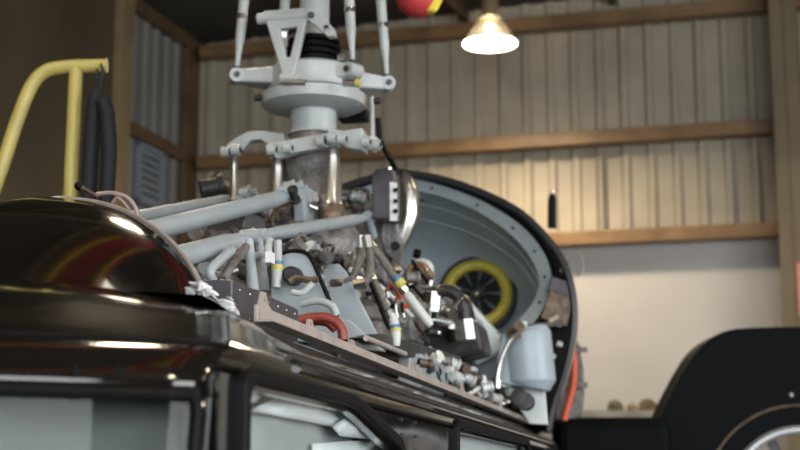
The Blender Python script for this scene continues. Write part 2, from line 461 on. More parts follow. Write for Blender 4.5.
# front (windscreen) face from nose to corner, per side, with opening
def front_face(s):
    pl = plan(0, 0); fp = [q for q in pl if q.y < sidestart+1e-4]
    mbp = MB(); 
    # posts: above-window strip, and corner post, as grids following plan
    strip = lambda z0, z1, pts: mbp.grid([[(q.x*s, q.y+n0(z), z) for q in pts] for z in (z0, z1)])
    n0 = lambda z: 0
    lowp = plan(0, -.07); lp_ = lowp[:len(fp)]
    def P(q, q2, t, off=0): return (s*(q.x*(1-t)+q2.x*t), q.y*(1-t)+q2.y*t-off, 2.06*(1-t)+1.62*t)
    rows = [[P(q, q2, t) for q, q2 in zip(fp, lp_)] for t in (0, .057)]
    mbp.grid(rows)
    # corner post from path index where x > ~.50
    idx = [i for i, q in enumerate(fp) if q.x > .5935][0]
    mbp.grid([[P(q, q2, t) for q, q2 in list(zip(fp, lp_))[idx:]] for t in (.0, .2, .4, .6, .8, 1)])
    # centre post
    mbp.grid([[P(q, q2, t) for q, q2 in list(zip(fp, lp_))[:2]] for t in (.0, .5, 1)])
    o = mbp.build('windscreen_surround', 'paint', heli, solid=.008)
    seal = MB(); path = [P(fp[i], lp_[i], .057, .004) for i in range(1, idx+1)]
    # rounded corner down the post
    path2 = path[:-1]+[P(fp[idx-1], lp_[idx-1], .05, .004)]
    c = list(path)
    down = [P(fp[idx], lp_[idx], t, .004) for t in (.12, .3, .6, .9)]
    seal.tube(spline(c[:-1]+[Vector(c[-1])*.5+Vector(down[0])*.5]+down, 4), .006, 8); 
    w = seal.build('windscreen', 'rubber', heli)
    g = MB(); g.grid([[P(q, q2, t, .001) for q, q2 in list(zip(fp, lp_))[:idx+1]] for t in (.05, .3, .6, 1)])
    g.build('window_pane', 'glass', w)
front_face(1); front_face(-1)
# grey backing added inside the windscreen, its tone standing in for reflected hangar
pl = plan(.02, .05); 
M['glass_sheen'] = mat('grey_glass_sheen', (.10, .113, .105), .6, 0, .15, 5, .5, 9)
mb = MB(); mb.grid([[(q.x, q.y+.01*math.sin(i*1.7), z) for i, q in enumerate(pl[:19])] for z in (2.05, 1.9, 1.63)])
mb.grid([[(-q.x, q.y, z) for q in pl[:19]] for z in (2.05, 1.9, 1.63)])
mb.build('sheen_backing', 'glass_sheen', heli, solid=.004)
# cabin inner floor and dark interior back
MB().box((0, 3.0, 1.55), (1.1, 2.6, .04)).build('cabin_floor', 'paint_in', heli)
MB().box((0, 3.2, 2.10), (.70, 2.4, .02)).build('cabin_headliner', 'paint_in', heli)
MB().box((0, 4.4, 1.85), (1.14, .04, .5)).build('cabin_bulkhead', 'paint_in', heli)
# landing skids
for s in (1, -1):
    mb = MB(); mb.tube(spline([(s*.85, 1.2, .18), (s*.85, 1.4, .06), (s*.85, 1.8, .04), (s*.85, 4.8, .04)], 6), .035)
    sk = mb.build('landing_skid', 'dark', heli)
    for u in (2.0, 4.2): MB().tube(spline([(s*.3, u, .68), (s*.6, u, .6), (s*.83, u, .07)], 6), .03).build('skid_strut', 'dark', sk, off=(0, U0, 0))
# second: gutter strips & rivets along the side
for i, (v, z, w) in enumerate(((.586, 2.094, .006), (.575, 2.106, .004), (.56, 2.116, .003))):
    MB().tube([(v, 1.72, z), (v, 5.2, z)], w, 8).build('gutter_strip', 'dark' if i else 'paint', heli)
def rivets(name, pts, r, m, nrm=(0, 0, 1)):
    mb = MB()
    for p in pts:
        q = Vector((0, 0, 1)).rotation_difference(Vector(nrm).normalized())
        o = Vector(p); ring = [(r, 0), (r*.8, r*.5), (r*.3, r*.75)]
        vs = []
        for rr, h in ring:
            for j in range(6): vs.append(o+q @ Vector((rr*math.cos(j*PI/3), rr*math.sin(j*PI/3), h)))
        fs = [(i*6+j, i*6+(j+1) % 6, (i+1)*6+(j+1) % 6, (i+1)*6+j) for i in range(2) for j in range(6)]+[tuple(12+j for j in range(6))]
        mb.add(vs, fs, True)
    return mb.build(name, m, heli)
rivets('rivet_row', [(.531+.0, 1.85+.022*i, 2.126) for i in range(150)], .0028, 'trim', (.7, 0, .7))
rivets('rivet_row', [(.549, 1.85+.022*i, 2.112) for i in range(150)], .0025, 'dark', (.8, 0, .6))
rivets('rivet_row', [(.607, 2.26+.012*i, 2.055-.022*i) for i in range(18)], .003, 'dark', (1, 0, 0))
rivets('rivet_row', [(.607, 2.38+.004*i, 2.055-.022*i) for i in range(18)], .003, 'dark', (1, 0, 0))
# four small discs put in for lamp reflections on the brow above the windscreen
for x in (28, 76, 120, 167):
    p = Q(x, 371, z=2.054); mb = MB(); mb.lathe(p+Vector((.001, -.003, 0)), [(.0048, 0), (.0048, .001), (.0035, .0022)], 16, (.45, -.85, .2)); mb.build('panel_dot', 'paint', heli)
# door seam line on brow
mb = MB(); mb.tube([(.602, sidestart+.01, 2.068), (.602, 5.1, 2.068)], .004, 6); mb.build('door_seam', 'rubber', heli)

fr_ = [Vector(q) for q in full(2.093, .0145, .078, 0)]; fr_ = [q for q in fr_ if q.y < 1.62]
MB().tube([q+Vector((0, -.001, .0)) for q in fr_], .0035, 6).build('seam_shadow', 'rubber', heli)  # crease seam with its step shadow put in as a dark tube
# ---- deck & rail
MB().box((0, 4.0, ZD-.012), (.84, 4.1, .02)).build('engine_deck', 'dark', heli)
for s in (1, -1):
    mb = MB(); mb.box((s*.45, 3.72, 2.194), (.006, 3.46, .024)); mb.box((s*.462, 3.72, 2.183), (.03, 3.46, .004))
    rl = mb.build('deck_rail', 'trim', heli, bevel=.001)
    for x, h in ((243, .028), (310, .018), (352, .014), (411, .03), (418, .022), (462, .03), (500, .03)):
        u = Q(x, 350, v=.45).y
        if u < 2.05: u = 2.03
        t = MB(); o = [(s*.45, u-.03, 2.2), (s*.45, u-.012, 2.2+h), (s*.45, u+.004, 2.2+h), (s*.45, u+.012, 2.2+h*.5), (s*.45, u+.05, 2.2)]
        hole = [(s*.45, u-.006+.004*math.cos(a*PI/4), 2.2+h*.55+.004*math.sin(a*PI/4)) for a in range(8)]
        t.plate(o, (1, 0, 0), .005, [hole]); t.build('rail_tab', 'trim', rl, off=(0, U0, 0))
# cabin-side rod along rail (between x 355 and 410)
MB().tube([Q(366, 338, v=.42), Q(405, 354, v=.42)], .006).build('guide_rod', 'trim', heli)

# ---- forward cowling (glossy arched hood, aft edge trimmed)
arc_px = [(60, 198, 0), (95, 202, .09), (125, 211, .175), (150, 225, .245), (170, 241, .30), (186, 260, .345), (197, 278, .38), (206, 299, .41)]
arch = []
for x, y, v in arc_px:
    arch.append(Q(x, y, v=v))
print('arch', [tuple(round(c, 3) for c in a) for a in arch])
half = spline(arch, 5)
fullarc = [Vector((-p.x, p.y, p.z)) for p in half[::-1][:-1]]+half
rows = []
for k in range(13):
    t = k/12; f = t*t*.75+t*.25
    rows.append([(p.x*(1-.14*f), p.y+(1.80-p.y)*t*.97, 2.165+(p.z-2.165)*max(0, 1-f)**.8) for p in fullarc])
mb = MB(); mb.grid(rows)
fc = mb.build('forward_cowling', 'paint', heli, solid=.006)
MB().tube(fullarc, .0042, 8).build('edge_trim', 'trim', fc, off=(0, U0, 0))
inn = [Vector((p.x*.985, p.y+.004, 2.165+(p.z-2.165)*.98)) for p in fullarc]
mb = MB(); mb.grid([fullarc, inn], smooth=False); mb.build('edge_flange', 'trim', fc, off=(0, U0, 0), solid=.003)
# latch and clear drain tube on top of the far side of the cowling
a, b = Q(79, 186, u=2.5), Q(98, 197, u=2.5)
lt = MB().tube([a, a+(b-a)*.35, b], [.006, .004, .004], 8).build('prop_latch', 'brown', heli)
MB().ball(a, .009).build('latch_knob', 'rubber', lt, off=(0, U0, 0))
MB().tube(spline([Q(97, 194, u=2.45), Q(112, 193, u=2.45), Q(126, 197, u=2.45), Q(135, 207, u=2.45), Q(139, 222, u=2.45)], 6), .0042, 10).build('vinyl_tube', 'clear', heli)
MB().tube(spline([Q(112, 203, u=2.5), Q(118, 198, u=2.5), Q(128, 208, u=2.5), Q(134, 220, u=2.5)], 6), .003, 8).build('drain_pipe', 'clear', heli)

# ---- rotor mast assembly
def zz(y): return EYE+(488-y)/1470*UM
UM = 4.02
mpx = Q(314, 60, v=0); UMST = mpx.y; print('mast u', UMST)
def mz(y): return Q(311, y, u=UMST).z
mo = Vector((0, UMST, 0))
PXM = UMST/1470*.985      # metres per pixel at the mast
def prof(c, items): return MB().lathe(Vector((0, UMST, 0)), items, 40)
mast = prof(0, [(.046, mz(135)), (.046, mz(60)), (.044, mz(40)), (.044, mz(-90))]).build('rotor_mast', 'greylt', heli)
bo = [(.058, mz(68))]
for k in range(4):
    y = 66-k*7; bo += [(.086-.004*k, mz(y)), (.090-.004*k, mz(y-2.5)), (.068-.003*k, mz(y-4.5)), (.068-.003*k, mz(y-6))]
bo.append((.05, mz(38)))
MB().lathe(mo, bo, 36).build('rubber_boot', 'rubber', mast, off=(0, U0, 0))
sw = MB().lathe(mo, [(.06, mz(93)), (.13, mz(93)), (.135, mz(90)), (.135, mz(73)), (.12, mz(70)), (.085, mz(66)), (.06, mz(66))], 48).build('swashplate', 'greylt', heli)
MB().lathe(mo, [(.05, mz(112)), (.12, mz(111)), (.150, mz(107)), (.154, mz(97)), (.14, mz(95)), (.05, mz(94))], 48).build('fixed_ring', 'greylt', sw, off=(0, U0, 0))
MB().lathe(mo, [(.074, mz(136)), (.068, mz(134)), (.068, mz(112))], 36).build('guide_sleeve', 'greylt', mast, off=(0, U0, 0))
TH = math.radians(209)+YAW
def ring(th, r): return Vector((math.cos(th)*r, UMST+math.sin(th)*r, 0))
for k in range(4):
    ax_, ay_ = ((-.222, -.045), (.118, -.11), (.215, .04), (-.112, .15))[k]
    wx = RT*0; d = Vector((ax_*math.cos(YAW)-ay_*math.sin(YAW), ax_*math.sin(YAW)+ay_*math.cos(YAW), 0)); rad = d.length; d.normalize(); s_ = Vector((-d.y, d.x, 0))
    tip = mo+d*rad; zc = mz(81); th = math.atan2(d.y, d.x)
    mb = MB()
    a = ring(th, .10)
    for hw0, hw1 in ((.05, .018),):
        vs = []
        for p, hw, hz in ((a, .055, .026), (tip, .018, .019)):
            for i, j in ((-1, -1), (1, -1), (1, 1), (-1, 1)): vs.append(p+s_*hw*i+Vector((0, 0, zc+hz*j)))
        mb.add(vs, [(0, 1, 2, 3), (4, 7, 6, 5), (0, 4, 5, 1), (1, 5, 6, 2), (2, 6, 7, 3), (3, 7, 4, 0)])
    arm = mb.build('swashplate_arm', 'greylt', heli, bevel=.006)
    mb = MB(); mb.cyl(tip-s_*.024+Vector((0, 0, zc)), tip+s_*.024+Vector((0, 0, zc)), .021, 20)
    mb.build('arm_eye', 'greylt', arm, off=(0, U0, 0))
    MB().cyl(tip-s_*.031+Vector((0, 0, zc)), tip+s_*.031+Vector((0, 0, zc)), .009, 6).build('arm_bolt', 'dark', arm, off=(0, U0, 0))
    # pitch link
    lean = Vector((d.x*-.010, d.y*-.010, 0)); t0_ = tip+Vector((0, 0, zc)); zt_ = mz(-95)
    def L(z): return Vector((tip.x, tip.y, z))+lean*((z-zc)*8)
    z0 = zc+.018
    pk = MB().tube([L(z0), L(z0+.05), L(z0+.10), L(z0+.28), L(z0+.34), L(zt_)], [.007, .0085, .014, .0155, .0135, .0135], 14).build('pitch_link', 'greylt', heli)
    MB().tube([L(z0-.014), L(z0+.012)], [.011, .011], 6).build('link_nut', 'dark', pk, off=(0, U0, 0))
    MB().tube([L(z0+.155), L(z0+.170)], .0160, 14).build('link_collar', 'bright', pk, off=(0, U0, 0))
    if k == 0: MB().tube([L(z0+.22), L(z0+.228)], .0162, 14).build('link_mark', 'blabel', pk, off=(0, U0, 0), label='small blue paint mark')
# scissor (A-frame) in front of the mast
um = UMST-.13
A = lambda x, y, u=um: Q(x, y, u=u)
mb = MB()
mb.plate([A(264, 12), A(306, 9), A(309, 18), A(306, 26), A(294, 78), A(284, 78), A(268, 26)], (0, 1, 0), .022,
         [[A(281, 30), A(298, 28), A(291, 58), A(287, 58)]])
sci = mb.build('scissor_link', 'greylt', heli, bevel=.003)
MB().cyl(A(258, 19), A(313, 15), .0165, 18).build('scissor_pivot', 'greylt', sci, off=(0, U0, 0))
MB().cyl(A(281, 79), A(300, 79), .016, 18).build('scissor_pivot', 'greylt', sci, off=(0, U0, 0))
MB().cyl(A(256, 19), A(261, 18.6), .009, 6).build('pivot_bolt', 'dark', sci, off=(0, U0, 0))
mb = MB(); mb.plate([A(308, 8), A(320, 14), A(335, 30), A(336, 37), A(329, 38), A(318, 28), A(307, 20)], (0, 1, 0), .03,
                    [[A(327+4*math.cos(a), 30+4*math.sin(a)) for a in (0, 1.2, 2.5, 3.8, 5)]])
mb.build('drive_link', 'greylt', heli, bevel=.004)
MB().cyl(A(311, 15, um-.02), A(311, 15, um+.03), .011, 6).build('link_bolt', 'dark', sci, off=(0, U0, 0))
# clamp w/ polished ring and yellow mark on near face of the plate
MB().cyl(A(343, 83, um-.03), A(360, 83, um-.03), .011, 12).build('plate_fitting', 'bright', sw, off=(0, U0, 0))
MB().cyl(A(356, 83, um-.032), A(360.5, 83, um-.032), .0125, 12).build('paint_mark', 'ylabel', sw, off=(0, U0, 0), label='yellow torque mark')
MB().cyl(A(283, 82, um-.02), A(306, 83, um-.02), .010, 12).build('plate_fitting', 'steel', sw, off=(0, U0, 0))
for x, y in ((341, 57), (258, 98), (377, 101)):
    MB().cyl(A(x-3, y, um+.05), A(x+3, y, um+.05), .010, 10).build('plate_stud', 'dark' if y > 60 else 'bright', sw, off=(0, U0, 0))
# rotor head above (out of the frame top)
MB().lathe(mo, [(.05, mz(-80)), (.15, mz(-84)), (.16, mz(-100)), (.09, mz(-108)), (.06, mz(-125)), (.02, mz(-128))], 32).build('rotor_hub', 'greylt', heli)
for k in range(4):
    th = TH+.35+k*PI/2; d = Vector((math.cos(th), math.sin(th), 0))
    MB().tube([mo+d*.1+Vector((0, 0, mz(-92))), mo+d*.3+Vector((0, 0, mz(-92))), mo+d*.62+Vector((0, 0, mz(-92)))], [.06, .05, .035], 12).build('blade_grip', 'dark', heli)

bl = []
for wx_, wy_ in ((-.40, -1.0), (.16, -1.0)):
    dw = Vector((wx_, wy_, 0)).normalized(); d = Vector((dw.dot(RT), dw.dot(AFT), 0)); s_ = Vector((-d.y, d.x, 0)); bz = Vector((0, 0, mz(-100)))
    bld = MB(); rows_ = []
    for r_ in (.35, .8, 2, 3.4, 4.2):
        c_ = mo+d*r_+bz+Vector((0, 0, -.015*r_)); w_ = .05 if r_ < .5 else .15
        rows_.append([c_+s_*w_*a_+Vector((0, 0, b_)) for a_, b_ in ((-1, 0), (-.6, .016), (.2, .02), (1, .004), (1, -.004), (.2, -.018), (-.6, -.014))])
    bld.grid(rows_, closed=True); bo_ = bld.build('rotor_blade', 'redcov', heli, label='red and yellow covered rotor blade')
    for a_ in (-.62, .70):
        st = MB(); st.grid([[mo+d*r_+bz+s_*.15*(a_+q_)+Vector((0, 0, -.015*r_-.0185)) for q_ in (-.16, .16)] for r_ in (.8, 2, 3.4, 4.2)]); st.build('cover_stripe', 'yelcov', bo_, off=(0, U0, 0), solid=.004)

# ---- servo levers beneath the swashplate
def lever(pts, w, m='greylt', u=UMST-.1, name='servo_lever', bv=.004):
    return MB().plate([A(x, y, u) for x, y in pts], (0, 1, 0), w).build(name, m, heli, bevel=bv)
lever([(228, 146), (238, 139), (249, 133), (262, 132), (286, 135), (288, 146), (270, 146), (262, 141), (252, 142), (244, 152), (233, 155)], .04, u=UMST+.02)
lever([(266, 146), (284, 142), (328, 134), (336, 138), (330, 148), (300, 153), (284, 158), (270, 157)], .035)
lever([(328, 130), (345, 133), (364, 130), (366, 153), (350, 150), (334, 144)], .06, u=UMST-.06)
lever([(362, 136), (378, 138), (382, 146), (374, 152), (362, 150)], .035, u=UMST-.02, m='white')
for x, y, u in ((226, 152, -.0), (236, 150, -.02), (272, 150, -.12), (288, 148, -.12), (332, 138, -.12), (342, 139, -.11), (366, 142, -.1), (376, 145, -.05), (321, 141, -.11)):
    p0 = A(x-4, y, UMST+u-.02); p1 = A(x+4, y, UMST+u-.02)
    b_ = MB().cyl(p0, p1, .016, 16).build('lever_joint', 'greylt', heli)
    MB().cyl(p0+(p1-p0)*-.15, p1+(p1-p0)*.15, .008, 6).build('joint_bolt', 'dark', b_, off=(0, U0, 0))
for x, y0, y1, r0, r1, u in ((234, 157, 200, .011, .013, .0), (277, 158, 205, .017, .021, -.1), (332, 146, 205, .019, .026, -.1)):
    a_, b_ = A(x, y0, UMST+u), A(x, y1, UMST+u)
    sv = MB().tube([a_, a_+(b_-a_)*.15, a_+(b_-a_)*.2, b_+(a_-b_)*.06, b_], [r0*.7, r0, r0, r1, r1*1.15], 18).build('servo_actuator', 'steel', heli)
    MB().tube([a_+(b_-a_)*.02, a_+(b_-a_)*-.12], r0*1.25, 6).build('rod_end', 'greylt', sv, off=(0, U0, 0))
    MB().lathe(b_, [(r1*1.5, -.05), (r1*1.5, -.012), (r1*1.2, 0)], 18).build('servo_base', 'brown', sv, off=(0, U0, 0))
MB().tube([A(372, 97, UMST), A(372.5, 142, UMST-.02)], .006, 8).build('control_rod', 'greylt', heli)
MB().box(A(354, 116, UMST+.12), (.085, .05, .035)).build('dark_bracket', 'rubber', heli, bevel=.004)
MB().tube(spline([A(378, 118, UMST+.05), A(380, 140, UMST+.05), A(388, 155, UMST+.05), A(395, 168, UMST+.1)], 5), .008, 8).build('control_cable', 'rubber', heli)
MB().lathe(A(300, 175, UMST+.02), [(.06, -.05), (.062, .03), (.05, .07)], 20).build('cavity_shade', 'dark', heli)  # dark drum filling in for the black shade of the servo cavity
MB().tube([A(318, 158, UMST+.05), A(320, 190, UMST+.05)], [.022, .018], 14).build('spring_can', 'greylt', heli)

# ---- main gearbox & clutter
zb = lambda y, u=UMST: Q(311, y, u=u).z
gb = MB().lathe(mo, [(.24, ZD), (.24, ZD+.04), (.21, ZD+.06), (.215, ZD+.22), (.235, ZD+.24), (.235, ZD+.27), (.17, ZD+.30), (.14, ZD+.42), (.155, ZD+.45), (.155, ZD+.47), (.09, ZD+.56), (.075, mz(150)), (.068, mz(136))], 40).build('main_gearbox', 'cast', heli)
for k in range(16):
    th = k*PI/8
    MB().box(mo+Vector((math.cos(th)*.21, math.sin(th)*.21, ZD+.15)), (.012, .012, .17), Matrix.Rotation(th, 3, 'Z')).build('housing_rib', 'cast', gb, off=(0, U0, 0))
def lug(p, d, r, L_, m, name='housing_port', ax=None):
    p = Vector(p); ax = Vector(ax or (random.uniform(-1, 1), random.uniform(-1, -.2), random.uniform(-.4, .6))).normalized()
    o = MB().lathe(p, [(r*1.25, -L_/2), (r*1.25, -L_*.3), (r, -L_*.28), (r, L_*.25), (r*1.15, L_*.27), (r*1.15, L_/2), (r*.6, L_*.52)], 14, ax).build(name, m, heli)
    return o
CLM = ['cast', 'cast', 'brown', 'steel', 'grey', 'dark', 'greylt', 'cast']
# castings & fittings seen between struts and gearbox
for x, y, v, r in ((232, 226, -.25, .035), (205, 232, -.2, .03), (222, 243, -.05, .03), (262, 212, -.2, .03), (300, 215, -.12, .04),
                   (322, 205, -.1, .035), (345, 205, .0, .03), (318, 240, -.02, .04), (343, 238, .05, .035), (352, 252, .08, .035), (328, 262, .05, .035), (345, 272, .1, .03),
                   (310, 250, .05, .03), (360, 205, -.05, .025), (304, 200, -.05, .02), (275, 225, -.1, .03), (296, 240, .05, .025), (215, 265, .05, .03),
                   (232, 270, .05, .03), (337, 218, -.02, .03), (212, 188, -.4, .03), (222, 184, -.4, .025), (268, 262, .08, .03), (248, 228, -.1, .03)):
    lug(Q(x, y, v=v), None, r, r*2.4, random.choice(['cast', 'brown', 'cast', 'dark']))
for x, y, w_, h_ in ((225, 236, .10, .09), (285, 222, .10, .08), (330, 222, .10, .12), (356, 240, .09, .10), (300, 262, .10, .08), (232, 262, .12, .08)):
    MB().box(Q(x, y, v=-.06), (.07, h_, w_), Matrix.Rotation(random.uniform(-.4, .4), 3, 'X')).build('valve_block', random.choice(['cast', 'dark', 'brown']), heli, bevel=.008)
for k in range(95):
    x = random.uniform(198, 372); y = random.uniform(200+max(0, (250-x))*.35, 288); v = random.uniform(-.22, -.03) if y < 245 else random.uniform(-.1, .14)
    r = random.uniform(.005, .013)
    lug(Q(x, y, v=v), None, r, r*random.uniform(1.5, 4), random.choice(CLM+['cast', 'cast', 'dark', 'grey', 'brown']), 'pipe_fitting')
for k in range(34):
    x = random.uniform(225, 372); y = random.uniform(205+max(0, (250-x))*.35, 285); v = random.uniform(-.15, -.04) if y < 245 else random.uniform(-.05, .12)
    p = [Q(x, y, v=v)]
    for j in range(3): p.append(p[-1]+Vector((random.uniform(-.06, .01), random.uniform(-.1, .1), random.uniform(-.07, .04))))
    MB().tube(spline(p, 5), random.uniform(.003, .006), 8).build('hydraulic_pipe', random.choice(['cast', 'grey', 'brown', 'rubber', 'hose', 'greylt']), heli)

for v, u, w_, d_, h_, m_ in ((.02, 2.55, .22, .42, .14, 'dark'), (.0, 3.05, .26, .40, .22, 'cast'), (.02, 3.45, .30, .30, .28, 'cast'), (-.25, 2.9, .16, .7, .20, 'brown'), (.22, 3.15, .12, .3, .12, 'dark'), (.2, 3.75, .2, .3, .2, 'cast')):
    hb = MB().box((v, u, ZD+h_/2), (w_, d_, h_)).build('deck_housing', m_, heli, bevel=.02)
    for k in range(5):
        MB().cyl((v+w_/2-.01, u-d_/2+(k+.5)*d_/5, ZD+h_*.7), (v+w_/2+.012, u-d_/2+(k+.5)*d_/5, ZD+h_*.7), .009, 6).build('housing_bolt', 'steel', hb, off=(0, U0, 0))
for k in range(95):
    x = random.uniform(292, 374); y = random.uniform(244, 300) if k % 4 else random.uniform(194, 210)
    r = random.uniform(.005, .014)
    lug(Q(x, y, v=random.uniform(.16, .24) if y > 240 else random.uniform(.0, .1)), None, r, r*random.uniform(1.5, 4), random.choice(['cast', 'dark', 'grey', 'brown', 'greylt', 'cast', 'dark', 'steel']), 'pipe_fitting')
for k in range(24):
    x = random.uniform(290, 372); y = random.uniform(245, 290); p = [Q(x, y, v=.2)]
    for j in range(3): p.append(p[-1]+Vector((random.uniform(-.03, .03), random.uniform(-.1, .1), random.uniform(-.07, .03))))
    MB().tube(spline(p, 5), random.uniform(.003, .006), 8).build('hydraulic_pipe', random.choice(['cast', 'steel', 'brown', 'rubber', 'hose', 'greylt']), heli)
for x, y, w_, h_, m_ in ((330, 268, .05, .07, 'dark'), (352, 262, .05, .05, 'cast'), (342, 286, .07, .05, 'brown'), (366, 300, .06, .06, 'dark'), (318, 208, .07, .04, 'dark'), (346, 206, .05, .05, 'cast'), (360, 196, .04, .05, 'dark'), (356, 250, .04, .05, 'grey')):
    MB().box(Q(x, y, v=.14 if y > 240 else .0), (.06, w_, h_), Matrix.Rotation(random.uniform(-.4, .4), 3, 'X')).build('valve_block', m_, heli, bevel=.006)
# ---- pale strut tubes
def strut(pts, rs, m='grey', name='support_strut'):
    return MB().tube(pts, rs, 20).build(name, m, heli)
def ep(a, b, t): return a+(b-a)*t
a, b = Q(118, 221, v=-.28), Q(243, 197, v=-.28); s1 = strut([a, ep(a, b, .8), ep(a, b, .95), b], [.0175, .0175, .011, .009])
a, b = Q(138, 234, v=.0), Q(297, 194, v=.0); s2 = strut([a, ep(a, b, .8), ep(a, b, .93), b], [.0215, .0215, .014, .011])
a, b = Q(160, 262, v=.16), Q(246, 239, v=.16); s3 = strut([a, ep(a, b, .72), ep(a, b, .9), b], [.0215, .021, .015, .011])
a, b = Q(261, 236, v=.12), Q(370, 217, v=.12); s4 = strut([a, ep(a, b, .05), ep(a, b, .14), ep(a, b, .8), ep(a, b, .9), b], [.011, .014, .0165, .0165, .012, .010])
MB().cyl(Q(367, 214, v=.12)+Vector((0, 0, .0)), Q(373, 236, v=.12), .014, 12).build('strut_elbow', 'grey', s4, off=(0, U0, 0))
for (x, y, v, par) in ((242, 195, -.28, s1), (292, 189, .0, s2), (285, 191, .0, s2), (250, 237, .15, s3), (258, 236, .14, s3)):
    p = Q(x, y, v=v); MB().cyl(p+Vector((-.02, 0, 0)), p+Vector((.02, 0, 0)), .016, 16).build('strut_eye', 'grey', par, off=(0, U0, 0))
for x, y, v in ((246, 190, -.28), (252, 193, -.28), (298, 186, .0), (290, 185, .0), (304, 190, .0), (306, 198, .0)):
    lug(Q(x, y, v=v), None, .011, .03, 'grey', 'clevis_fitting', (1, 0, .3))
MB().plate([Q(x, y, v=.02) for x, y in ((286, 190), (306, 188), (312, 194), (312, 222), (300, 222), (298, 200), (288, 200))], (1, 0, 0), .03).build('strut_bracket', 'grey', heli, bevel=.004)
# fork bracket under s3/s4 joint
fk = MB()
for (x0, x1) in ((249, 253), (259, 264)):
    fk.tube([Q(x0, 240, v=.18 if x0 < 255 else .15), Q(x1, 292, v=.2 if x0 < 255 else .17)], [.009, .013], 10)
fk.tube([Q(250, 255, v=.18), Q(261, 256, v=.155)], .008, 8)
fk.build('fork_bracket', 'grey', heli)
# small grey diagonal pipes
for pts, m in (([(213, 282), (210, 272), (218, 262), (232, 250)], 'grey'), ([(222, 280), (234, 262), (246, 247)], 'cast'), ([(270, 240), (268, 252), (270, 262)], 'greylt')):
    MB().tube(spline([Q(x, y, v=.2) for x, y in pts], 5), .009, 10).build('drain_pipe', m, heli)
# label bottle: white/blue/yellow banded fitting
p = Q(276, 254, v=.22)
bt = MB().tube([Q(276, 288, v=.22), Q(277, 270, v=.22), Q(278, 262, v=.22), Q(278, 240, v=.22)], [.009, .011, .009, .008], 14).build('banded_line', 'greylt', heli)
MB().tube([Q(277.5, 261, v=.22), Q(277.5, 264.5, v=.22)], .0125, 14).build('blue_band', 'blabel', bt, off=(0, U0, 0), label='blue identification band')
MB().tube([Q(277.3, 265, v=.22), Q(277.2, 270, v=.22)], .0125, 14).build('yellow_band', 'ylabel', bt, off=(0, U0, 0), label='yellow identification band')
MB().box(Q(270, 258, v=.23), (.012, .03, .022)).build('white_tag', 'label', bt, off=(0, U0, 0))
# grey rib plates
def uplate(pts, u, th, m='grey', name='frame_rib', holes=(), par=None):
    return MB().plate([Q(x, y, u=u) for x, y in pts], (0, 1, 0), th, [[Q(x, y, u=u) for x, y in h] for h in holes]).build(name, m, heli, bevel=.003)
r1 = uplate([(271, 340), (272, 268), (278, 257), (288, 252), (303, 253), (311, 260), (322, 285), (346, 345)], 2.95, .015)
MB().tube(spline([Q(x, y, u=2.94) for x, y in ((272, 268), (279, 256), (289, 251), (304, 252), (312, 260), (323, 285), (346, 342))], 5), .0045, 8).build('edge_seal', 'rubber', r1, off=(0, U0, 0))
uplate([(318, 345), (322, 274), (328, 265), (339, 264), (347, 272), (360, 300), (386, 350)], 3.3, .015)
uplate([(300, 345), (330, 318), (350, 320), (386, 352)], 3.2, .015, 'greylt')
lg = MB().lathe(Q(293, 276, u=2.93), [(.020, -.01), (.018, .02), (.012, .03)], 18, (0, -1, 0)).build('breather_port', 'dark', heli)
MB().tube(spline([Q(x, y, u=2.89) for x, y in ((290, 282), (296, 278), (309, 280), (318, 279))], 5), .007, 8).build('breather_pipe', 'brown', heli)
MB().tube(spline([Q(x, y, u=2.75) for x, y in ((292, 292), (302, 293), (310, 286), (313, 283))], 5), .006, 8).build('white_pipe', 'white', heli)
MB().tube(spline([Q(x, y, u=2.85) for x, y in ((300, 304), (318, 301), (332, 306), (337, 316))], 6), .008, 10).build('ducting_pipe', 'greylt', heli)
MB().tube(spline([Q(x, y, u=2.6) for x, y in ((296, 321), (308, 318), (324, 317), (336, 322), (342, 330), (343, 340))], 6), .009, 10).build('red_hose', 'red', heli, label='dark red hose')
MB().tube(spline([Q(x, y, u=2.64) for x, y in ((300, 324), (312, 322), (326, 323), (335, 330))], 6), .007, 10).build('red_hose', 'red', heli)
# avionics box near the cabin side
ub = Q(233, 290, v=.40).y; uc = Q(299, 300, v=.40).y; zt2 = Q(233, 279, v=.40).z
print('box', ub, uc, zt2)
bx_ = MB().box((.372, (ub+uc)/2, (ZD+zt2)/2), (.055, uc-ub, zt2-ZD)).build('equipment_box', 'box', heli, bevel=.003)
rivets('box_rivet', [(.401, ub+.03+i*(uc-ub-.06)/6, z) for i in range(7) for z in (zt2-.012, ZD+.03)], .0022, 'steel', (1, 0, 0))
# servo control canister with white label at right
ug = 4.25
g0 = MB().plate([Q(x, y, u=ug) for x, y in ((374, 178), (379, 171), (396, 172), (398, 180), (397, 222), (375, 221))], (0, 1, 0), .08).build('control_unit', 'box', heli, bevel=.006)
MB().plate([Q(x, y, u=ug-.045) for x, y in ((390, 182), (397, 183), (397, 221), (390, 221))], (0, 1, 0), .006).build('unit_face', 'label', g0, off=(0, U0, 0), label='white face plate with black sockets')
for y in (190, 201, 211): MB().cyl(Q(395.5, y, u=ug-.06), Q(395.5, y, u=ug-.04), .007, 10).build('socket', 'rubber', g0, off=(0, U0, 0))
MB().cyl(Q(389, 168, u=ug), Q(389, 174, u=ug), .011, 10).build('unit_cap', 'bright', g0, off=(0, U0, 0))
cn = MB().tube([Q(404, 172, u=4.4), Q(405, 180, u=4.4), Q(409, 196, u=4.4), Q(409, 215, u=4.4), Q(404, 233, u=4.4), Q(396, 250, u=4.4)], [.012, .027, .034, .034, .028, .02], 18).build('accumulator', 'steel', heli)
